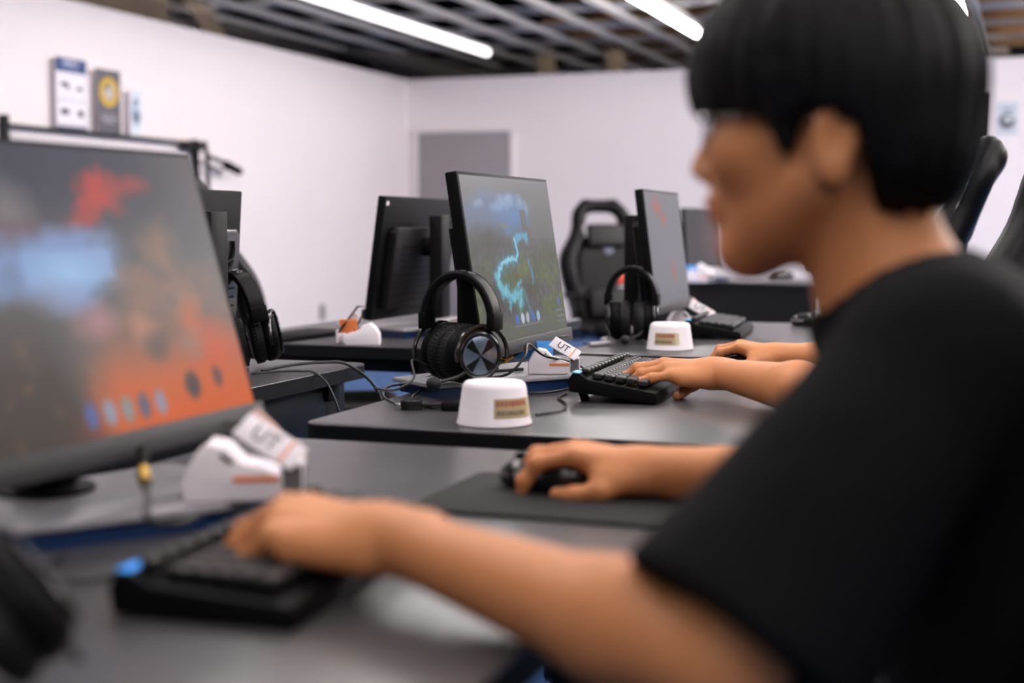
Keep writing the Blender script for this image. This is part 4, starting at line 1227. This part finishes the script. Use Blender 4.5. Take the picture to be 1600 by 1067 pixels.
# ------------------------------------------------------------------ people
def unit(v):
    v = np.array(v, float); return v / np.linalg.norm(v)
def add_hand(F, wrist, fwd, dorsal, side, S=0.95, curls=None, splay=(4, 1, -2, -6), thumb=None, nails=None, wr=0.021):
    """side +1: left hand. curls: bend in degrees of the three joints of index..pinky"""
    f = unit(fwd); n = np.array(dorsal, float); n = unit(n - f * (n @ f))
    th = np.cross(f, n) if side > 0 else np.cross(n, f)       # towards the thumb
    th = -th if False else th
    w = np.array(wrist, float)
    def P(x, y, z): return w + S * (x * f + y * th + z * n)
    curls = curls or [(18, 22, 14)] * 4
    K = [(0.088, 0.027, 0.003), (0.092, 0.006, 0.007), (0.087, -0.015, 0.004), (0.078, -0.034, -0.003)]
    C = [(0.012, 0.012, 0.0), (0.010, 0.004, 0.003), (0.010, -0.006, 0.002), (0.012, -0.014, -0.002)]
    RK = [0.0115, 0.012, 0.0112, 0.0100]
    F.ell(P(0.05, -0.003, -0.005), (0.046 * S, 0.038 * S, 0.0145 * S), [f, th, n], k=0.012)
    for c, k_, r in zip(C, K, RK):
        F.cap(P(*c), 0.0155 * S, P(*k_), r * S, k=0.010)
    F.cap(P(0.012, 0.020, -0.010), 0.016 * S, P(0.050, 0.036, -0.014), 0.0125 * S, k=0.012)
    F.cap(P(0.010, -0.020, -0.009), 0.0145 * S, P(0.060, -0.035, -0.009), 0.0115 * S, k=0.012)
    F.cap(P(-0.03, 0, 0), wr, P(0.015, 0.0, -0.002), wr * 0.98, k=0.02)
    LEN = [(0.043, 0.026, 0.021), (0.047, 0.029, 0.022), (0.043, 0.027, 0.021), (0.034, 0.021, 0.019)]
    RF = [(0.0100, 0.0090, 0.0082, 0.0066), (0.0102, 0.0091, 0.0083, 0.0067), (0.0098, 0.0087, 0.0079, 0.0064), (0.0088, 0.0078, 0.0071, 0.0058)]
    tips = []
    for i in range(4):
        p = np.array(K[i], float); ang = 0.0; sp = R(splay[i])
        pts = [(P(*p), RF[i][0] * S)]
        for j in range(3):
            ang += R(curls[i][j])
            d = np.array([math.cos(ang) * math.cos(sp), math.cos(ang) * math.sin(sp), -math.sin(ang)])
            p = p + d * LEN[i][j]
            pts.append((P(*p), RF[i][j + 1] * S))
        F.chain(pts, k=0.0045)
        for q, r in pts[1:3]:
            F.cap(q, r * 1.06, q, r * 1.06, k=0.006)
        nd = np.array([math.sin(ang) * math.cos(sp), 0, math.cos(ang)])
        tips.append((pts[-1][0] + S * RF[i][3] * 0.6 * (nd[0] * f + nd[2] * n) - 0.0, pts[-1][1]))
    T = thumb or [(0.022, 0.026, -0.010), (0.052, 0.046, -0.015), (0.080, 0.053, -0.020), (0.103, 0.050, -0.026)]
    tr = (0.0145, 0.0112, 0.0098, 0.0078)
    F.chain([(P(*q), r * S) for q, r in zip(T, tr)], k=0.007)
    if nails is not None:
        nails += [t for t in tips]
        nails.append((P(*T[3]) + S * 0.005 * n, 0.007 * S))
    return tips

def basis(fwd, up):
    f = unit(fwd); u = np.array(up, float); u = unit(u - f * (u @ f))
    return f, np.cross(u, f), u        # forward, left, up

def make_person(label, J, shirt_mat, glasses=False, h=0.0035, loc=(0, 0, 0)):
    root = thing('person', label, 'person', loc)
    O = np.array(J['head'], float)
    hf, hl, hu = basis(J['face'], J['crown'])
    HM = [hf, hl, hu]
    def Hd(f, l, u): return O + f * hf + l * hl + u * hu
    lo = np.array(J['lo']); hi = np.array(J['hi'])
    F = Field(lo, hi, h)
    # ---- trunk and legs
    pel, mid, che, nb = [np.array(J[k], float) for k in ('pelvis', 'mid', 'chest', 'neck')]
    Y = np.array([0, 1.0, 0])
    for s in (-1, 1):
        F.cap(pel + Y * 0.06 * s, 0.088, mid + Y * 0.055 * s, 0.082, k=0.04)
        F.cap(mid + Y * 0.055 * s, 0.082, che + Y * 0.065 * s, 0.088, k=0.04)
    F.cap(np.array(J['shL']) , 0.045, np.array(J['shR']), 0.045, k=0.05)
    F.cap(che, 0.08, nb, 0.05, k=0.05)
    for s, knee, ankle in ((-1, 'kneeL', 'ankL'), (1, 'kneeR', 'ankR')):
        hip = pel + Y * 0.085 * s - np.array([0.02, 0, 0.015])
        kn = np.array(J[knee]); an = np.array(J[ankle])
        F.cap(hip, 0.082, kn, 0.054, k=0.03)
        F.cap(kn, 0.053, an, 0.034, k=0.02)
        F.cap(an, 0.036, an + np.array([-0.14, 0, -0.035]), 0.026, k=0.02)
    # ---- neck and head
    F.cap(nb, 0.053, Hd(-0.022, 0, -0.05), 0.051, k=0.025)
    F.ell(Hd(-0.008, 0, 0.032), (0.094, 0.073, 0.078), HM, k=0.02)
    F.ell(Hd(0.035, 0, -0.028), (0.058, 0.058, 0.078), HM, k=0.025)
    for s in (-1, 1):
        F.cap(Hd(-0.002, s * 0.052, -0.048), 0.018, Hd(0.062, s * 0.015, -0.096), 0.018, k=0.025)
        F.ell(Hd(0.056, s * 0.042, -0.022), (0.028, 0.022, 0.022), HM, k=0.02)
        F.cap(Hd(0.082, s * 0.012, 0.022), 0.010, Hd(0.070, s * 0.045, 0.020), 0.010, k=0.014)
        F.ell(Hd(0.094, s * 0.031, 0.002), (0.014, 0.016, 0.011), HM, k=0.012, op='s')
        F.ell(Hd(0.076, s * 0.031, 0.001), (0.0135, 0.0155, 0.0125), HM, k=0.003)
        F.ell(Hd(0.095, s * 0.011, -0.036), (0.011, 0.008, 0.008), HM, k=0.006)
    F.ell(Hd(0.072, 0, -0.097), (0.018, 0.020, 0.017), HM, k=0.02)
    F.cap(Hd(0.088, 0, 0.010), 0.008, Hd(0.108, 0, -0.030), 0.0105, k=0.012)
    F.ell(Hd(0.083, 0, -0.062), (0.016, 0.026, 0.020), HM, k=0.015)
    F.ell(Hd(0.0945, 0, -0.0575), (0.010, 0.021, 0.0055), HM, k=0.004)
    F.ell(Hd(0.0925, 0, -0.0690), (0.010, 0.018, 0.0062), HM, k=0.004)
    F.ell(Hd(0.098, 0, -0.0790), (0.008, 0.016, 0.005), HM, k=0.008, op='s')
    for s in (-1, 1):
        ear = [unit(hf * math.cos(0.2) + hu * math.sin(0.2) + hl * 0.0), hl, unit(-hf * math.sin(0.2) + hu * math.cos(0.2))]
        ec = Hd(-0.026, s * 0.076, -0.012)
        ax = unit(hl * s * 0.86 + hf * -0.5)
        em = [np.cross(ear[2], ax), ax, ear[2]]
        F.ell(ec, (0.0175, 0.0085, 0.034), em, k=0.006)
        F.ell(ec + ax * 0.010 + hf * 0.002, (0.011, 0.007, 0.021), em, k=0.004, op='s')
        F.ell(ec - hu * 0.026 + ax * 0.001, (0.010, 0.006, 0.010), em, k=0.006)
    # ---- arms and hands
    nails = []
    for S_, sh, el, wr, hd in ((1, 'shL', 'elL', 'wrL', 'handL'), (-1, 'shR', 'elR', 'wrR', 'handR')):
        a, b, c = np.array(J[sh]), np.array(J[el]), np.array(J[wr])
        F.cap(a, 0.048, b, 0.040, k=0.03)
        m = b + (c - b) * 0.28
        F.cap(b, 0.039, m, 0.0405, k=0.012)
        F.cap(m, 0.0405, c, 0.0235, k=0.02)
        add_hand(F, c, side=S_, nails=nails, **J[hd])
    body, V = solid('body', F, M_SKIN, root, 2)
    # natural colouring of lips, brows, eyes, nails
    col = np.tile(np.array(lin((200, 131, 84))), (len(V), 1))
    D = V - O
    L = np.stack([D @ hf, D @ hl, D @ hu], 1)
    def paint(mask, c, a):
        mask = np.clip(mask, 0, 1)[:, None] * a
        col[:] = col * (1 - mask) + np.array(lin(c)) * mask
    front = L[:, 0] > 0.05
    lip = front * (1.3 - np.sqrt((L[:, 1] / 0.022) ** 2 + ((L[:, 2] + 0.063) / 0.012) ** 2)) * 3
    paint(lip, (176, 96, 86), 0.8)
    for s in (-1, 1):
        paint(front * (1.2 - np.sqrt(((L[:, 1] - s * 0.033) / 0.020) ** 2 + ((L[:, 2] - 0.024) / 0.0045) ** 2)) * 4, (34, 26, 24), 0.9)
        paint(front * (1.2 - np.sqrt(((L[:, 1] - s * 0.031) / 0.014) ** 2 + ((L[:, 2] - 0.001) / 0.0055) ** 2)) * 5, (226, 220, 214), 1)
        paint(front * (1.1 - np.sqrt(((L[:, 1] - s * 0.031) / 0.0058) ** 2 + ((L[:, 2] - 0.001) / 0.0058) ** 2)) * 5, (30, 22, 20), 1)
        paint(front * (1.0 - np.abs(np.sqrt(((L[:, 1] - s * 0.031) / 0.0155) ** 2 + ((L[:, 2] - 0.001) / 0.0068) ** 2) - 1) * 5), (60, 40, 32), 0.7)
    for q, r in nails:
        paint((1.0 - np.linalg.norm(V - q, axis=1) / (r * 0.9)) * 3, (236, 184, 168), 0.7)
    ca = body.data.color_attributes.new('tone', 'FLOAT_COLOR', 'POINT')
    ca.data.foreach_set('color', np.concatenate([col, np.ones((len(V), 1))], 1).astype(np.float32).ravel())
    # ---- hair: a bowl cut with fringe, sideburns and a full nape
    G = Field(O - 0.19, O + 0.19, 0.003)
    G.ell(Hd(0.004, 0, 0.042), (0.113, 0.090, 0.088), HM, k=0.02)
    G.ell(Hd(-0.042, 0, 0.018), (0.064, 0.083, 0.072), HM, k=0.03)
    G.cap(Hd(-0.058, 0.028, -0.028), 0.040, Hd(-0.058, -0.028, -0.028), 0.040, k=0.03)
    # face opening, ear cut outs, nape
    G.rbox(Hd(0.135, 0, -0.104), (0.108, 0.2, 0.110), 0.02, HM, k=0.012, op='s')
    G.rbox(Hd(-0.012, 0, -0.107), (0.032, 0.2, 0.110), 0.018, HM, k=0.010, op='s')
    G.rbox(Hd(0.05, 0, -0.145), (0.15, 0.2, 0.08), 0.01, [unit(hf + hu * 0.28), hl, unit(hu - hf * 0.28)], k=0.010, op='s')
    for s in (-1, 1):
        G.cap(Hd(0.016, s * 0.072, 0.03), 0.016, Hd(0.012, s * 0.071, -0.018), 0.007, k=0.01)
    def strands(V):
        D = V - O
        f, l, u = D @ hf, D @ hl, D @ hu
        az = np.arctan2(l, f + 0.004)
        r = np.sqrt((f) ** 2 + l ** 2)
        amp = np.clip(r / 0.06, 0, 1)
        n1 = fbm(az * 14 + 50, u * 9 + 9, 3, 3) - 0.5
        n2 = fbm(az * 46 + 90, u * 12 + 5, 7, 2) - 0.5
        d = amp * (0.009 * n1 + 0.0045 * n2)
        edge = np.clip((0.03 - u) / 0.02, 0, 1)
        c = np.stack([f, l, u - 0.02], 1); c = c / np.linalg.norm(c, axis=1)[:, None]
        p = np.stack([f, l, u], 1) + c * d[:, None]
        p[:, 2] += edge * 0.014 * n2
        return O + p[:, :1] * hf + p[:, 1:2] * hl + p[:, 2:3] * hu
    solid('hair', G, M_HAIR, root, 3, strands)
    # ---- shirt
    G = Field(lo, hi, 0.0055)
    for s in (-1, 1):
        G.cap(pel + Y * 0.06 * s, 0.112, mid + Y * 0.06 * s, 0.108, k=0.05)
        G.cap(mid + Y * 0.06 * s, 0.108, che + Y * 0.07 * s, 0.108, k=0.05)
    G.cap(np.array(J['shL']), 0.058, np.array(J['shR']), 0.058, k=0.06)
    G.cap(che, 0.09, nb - np.array([0, 0, 0.012]), 0.062, k=0.06)
    G.clip(pel - np.array([0, 0, 0.045]), (0, 0, -1))
    for sh, el, sl in (('shL', 'elL', J.get('slvL', 0.82)), ('shR', 'elR', J.get('slvR', 0.75))):
        a, b = np.array(J[sh]), np.array(J[el])
        SF = a + (b - a) * sl
        d = unit(b - a)
        p0, p1 = a, a + (b - a) * 1.1
        r0, r1 = 0.060, J.get('slr', 0.066)
        ab = p1 - p0; L2 = ab @ ab
        def slf(X, Yy, Z, p0=p0, ab=ab, L2=L2, r0=r0, r1=r1, SF=SF, d=d):
            t = np.clip(((X - p0[0]) * ab[0] + (Yy - p0[1]) * ab[1] + (Z - p0[2]) * ab[2]) / L2, 0, 1)
            q = np.sqrt((X - p0[0] - t * ab[0]) ** 2 + (Yy - p0[1] - t * ab[1]) ** 2 + (Z - p0[2] - t * ab[2]) ** 2) - (r0 + t * (r1 - r0))
            return np.maximum(q, (X - SF[0]) * d[0] + (Yy - SF[1]) * d[1] + (Z - SF[2]) * d[2])
        G.apply(slf, np.minimum(p0, p1) - 0.09, np.maximum(p0, p1) + 0.09, 0.025)
    # neckline
    nk = unit(Hd(-0.022, 0, -0.05) - nb)
    G.cap(nb + nk * 0.012, 0.060, nb + nk * 0.12, 0.075, k=0.008, op='s')
    def folds(V):
        n = fbm(V[:, 0] * 9 + V[:, 2] * 4 + 30, V[:, 1] * 9 - V[:, 2] * 6 + 30, 5, 3) - 0.5
        n2 = fbm(V[:, 1] * 16 + V[:, 2] * 12 + 60, V[:, 0] * 14 + 60, 15, 2) - 0.5
        c = np.array([(pel[0] + che[0]) / 2, che[1], 0])
        d = V - c; d[:, 2] = 0
        d = d / np.maximum(np.linalg.norm(d, axis=1)[:, None], 0.05)
        return V + d * (0.016 * n + 0.007 * n2)[:, None]
    solid('t_shirt', G, shirt_mat, root, 3, folds)
    # ---- trousers and shoes
    G = Field(lo, hi, 0.008)
    for s in (-1, 1):
        G.cap(pel + Y * 0.06 * s - np.array([0, 0, 0.0]), 0.104, mid + Y * 0.05 * s - np.array([0, 0, 0.08]), 0.098, k=0.04)
    for s, knee, ankle in ((-1, 'kneeL', 'ankL'), (1, 'kneeR', 'ankR')):
        hip = pel + Y * 0.085 * s - np.array([0.02, 0, 0.012])
        kn = np.array(J[knee]); an = np.array(J[ankle])
        G.cap(hip, 0.096, kn, 0.072, k=0.03)
        G.cap(kn, 0.070, an + np.array([0, 0, 0.03]), 0.056, k=0.02)
    G.clip((0, 0, 0.10), (0, 0, -1))
    solid('trousers', G, M_PANTS, root, 3)
    for ankle in ('ankL', 'ankR'):
        an = np.array(J[ankle])
        G = Field(an - np.array([0.26, 0.08, 0.12]), an + np.array([0.1, 0.08, 0.1]), 0.006)
        G.cap(an + np.array([0.02, 0, -0.035]), 0.044, an + np.array([-0.16, 0, -0.048]), 0.036, k=0.02)
        G.cap(an, 0.042, an + np.array([0, 0, 0.03]), 0.044, k=0.02)
        G.clip((0, 0, 0.004), (0, 0, -1)); G.clip(an + np.array([0, 0, 0.045]), (0, 0, 1))
        solid('shoe', G, M_SHOE, root, 2)
    if glasses:
        g = MB()
        def T3(*p): return Vector(Hd(*p))
        lens = MB()
        for s in (-1, 1):
            ring = []
            for k in range(24):
                a = 2 * PI * k / 24
                ca_, sa_ = math.cos(a), math.sin(a)
                e = 2.6
                rx = 0.024 * math.copysign(abs(ca_) ** (2 / e), ca_); rz = 0.0185 * math.copysign(abs(sa_) ** (2 / e), sa_)
                ring.append(T3(0.092 - (0.008 if s * rx > 0 else 0) * abs(rx) / 0.024, s * 0.033 + rx, -0.002 + rz) )
            g.tube(ring, 0.0014, 6, closed=True)
            lens.v += [tuple(p) for p in ring]; n0 = len(lens.v) - 24
            lens.v += [tuple(p + Vector(hf) * 0.0014) for p in ring]
            lens.f.append(tuple(range(n0 + 23, n0 - 1, -1))); lens.f.append(tuple(range(n0 + 24, n0 + 48)))
            for k in range(24):
                lens.f.append((n0 + k, n0 + (k + 1) % 24, n0 + 24 + (k + 1) % 24, n0 + 24 + k))
            g.tube([T3(0.085, s * 0.057, 0.006), T3(0.078, s * 0.067, 0.006), T3(0.0, s * 0.078, 0.004), T3(-0.02, s * 0.079, -0.004)], 0.0013, 6)
        g.tube([T3(0.092, -0.010, 0.002), T3(0.097, 0, 0.005), T3(0.092, 0.010, 0.002)], 0.0014, 6)
        gl = g.build('spectacles', M_CHROME, root)
        lens.build('lens', M_GLASS, gl)
    return root

P1 = dict(
    lo=(-0.68, 0.76, -0.02), hi=(0.34, 1.60, 1.24),
    head=(-0.141, 1.13, 1.090), face=(-1.0, 0.19, 0.0), crown=(0.0, 0, 1.0),
    pelvis=(0.07, 1.13, 0.56), mid=(0.03, 1.13, 0.70), chest=(-0.012, 1.13, 0.845), neck=(-0.095, 1.13, 0.955),
    shL=(-0.050, 0.965, 0.925), shR=(-0.050, 1.30, 0.925),
    elL=(-0.170, 0.860, 0.742), wrL=(-0.462, 1.000, 0.770), elR=(-0.165, 1.455, 0.752), wrR=(-0.368, 1.475, 0.750),
    handL=dict(S=1.08, fwd=(-0.97, 0.10, 0.06), dorsal=(0, -0.06, 1), curls=[(36, 40, 22), (34, 42, 22), (38, 40, 22), (42, 38, 20)],
               thumb=[(0.022, 0.026, -0.010), (0.050, 0.044, -0.018), (0.076, 0.046, -0.024), (0.096, 0.040, -0.026)], wr=0.0225),
    handR=dict(fwd=(-0.98, -0.02, 0.16), dorsal=(0.12, 0.0, 1), curls=[(22, 42, 22), (20, 40, 22), (24, 34, 20), (28, 30, 20)], wr=0.0225,
               thumb=[(0.022, 0.026, -0.012), (0.046, 0.046, -0.026), (0.074, 0.046, -0.036), (0.098, 0.038, -0.042)]),
    kneeL=(-0.31, 1.03, 0.535), kneeR=(-0.31, 1.23, 0.535), ankL=(-0.27, 1.03, 0.10), ankR=(-0.27, 1.23, 0.10), slvL=0.93, slvR=0.8, slr=0.092)
make_person('person with black bowl cut hair, glasses and black T-shirt playing at the nearest desk', P1, M_SHIRT, True, 0.0035)
P2 = dict(
    lo=(-0.70, 2.05, -0.02), hi=(0.34, 2.95, 1.20),
    head=(-0.265, 2.44, 1.030), face=(-1.0, 0.0, -0.25), crown=(-0.25, 0, 1.0),
    pelvis=(-0.04, 2.44, 0.55), mid=(-0.06, 2.44, 0.68), chest=(-0.11, 2.44, 0.80), neck=(-0.185, 2.44, 0.905),
    shL=(-0.13, 2.27, 0.87), shR=(-0.13, 2.61, 0.87),
    elL=(-0.265, 2.175, 0.757), wrL=(-0.482, 2.37, 0.7655), elR=(-0.255, 2.76, 0.757), wrR=(-0.450, 2.860, 0.752),
    handL=dict(S=0.98, fwd=(-0.955, -0.20, 0.06), dorsal=(0, -0.12, 1), curls=[(14, 26, 16), (14, 24, 14), (16, 22, 12), (10, 12, 8)], splay=(3, 0, -3, -9),
               thumb=[(0.020, 0.022, -0.014), (0.040, 0.026, -0.030), (0.058, 0.006, -0.040), (0.066, -0.018, -0.042)], wr=0.0225),
    handR=dict(fwd=(-0.97, 0.12, 0.16), dorsal=(0.12, 0.0, 1), curls=[(26, 40, 22), (24, 38, 22), (26, 34, 20), (28, 30, 20)],
               thumb=[(0.022, 0.026, -0.012), (0.046, 0.044, -0.024), (0.072, 0.046, -0.032), (0.094, 0.040, -0.036)], wr=0.0225),
    kneeL=(-0.44, 2.34, 0.535), kneeR=(-0.44, 2.54, 0.535), ankL=(-0.42, 2.34, 0.10), ankR=(-0.42, 2.54, 0.10), slvL=0.62, slvR=0.62)
make_person('second person hidden behind, only forearms and hands on keyboard and mouse showing', P2, M_SHIRT2, False, 0.0032)

# ------------------------------------------------------------------ camera, world, view
cam = bpy.data.cameras.new('camera')
co = bpy.data.objects.new('camera', cam)
COL.objects.link(co)
F_PX = 2222.0
pitch = math.atan(180.5 / F_PX); yaw = math.atan(800 * math.cos(pitch) / F_PX)
co.location = (0, 0, 1.013)
co.rotation_euler = (PI / 2 - pitch, 0, yaw)
cam.sensor_width = 36.0
cam.lens = F_PX * 36.0 / 1600.0
cam.clip_start = 0.05
cam.dof.use_dof = True
cam.dof.focus_distance = 2.62
cam.dof.aperture_fstop = 2.5
cam.dof.aperture_blades = 0
SC.camera = co

w = bpy.data.worlds.new('world')
SC.world = w
w.use_nodes = True
w.node_tree.nodes['Background'].inputs['Color'].default_value = (0.9, 0.92, 1.0, 1)
w.node_tree.nodes['Background'].inputs['Strength'].default_value = 0.05
vs = SC.view_settings
vs.view_transform = 'Standard'
vs.look = 'None'
vs.exposure = 0.0
vs.gamma = 1.0
vs.use_curve_mapping = False
SC.cycles.use_denoising = True
SC.cycles.max_bounces = 8
SC.cycles.sample_clamp_indirect = 8.0
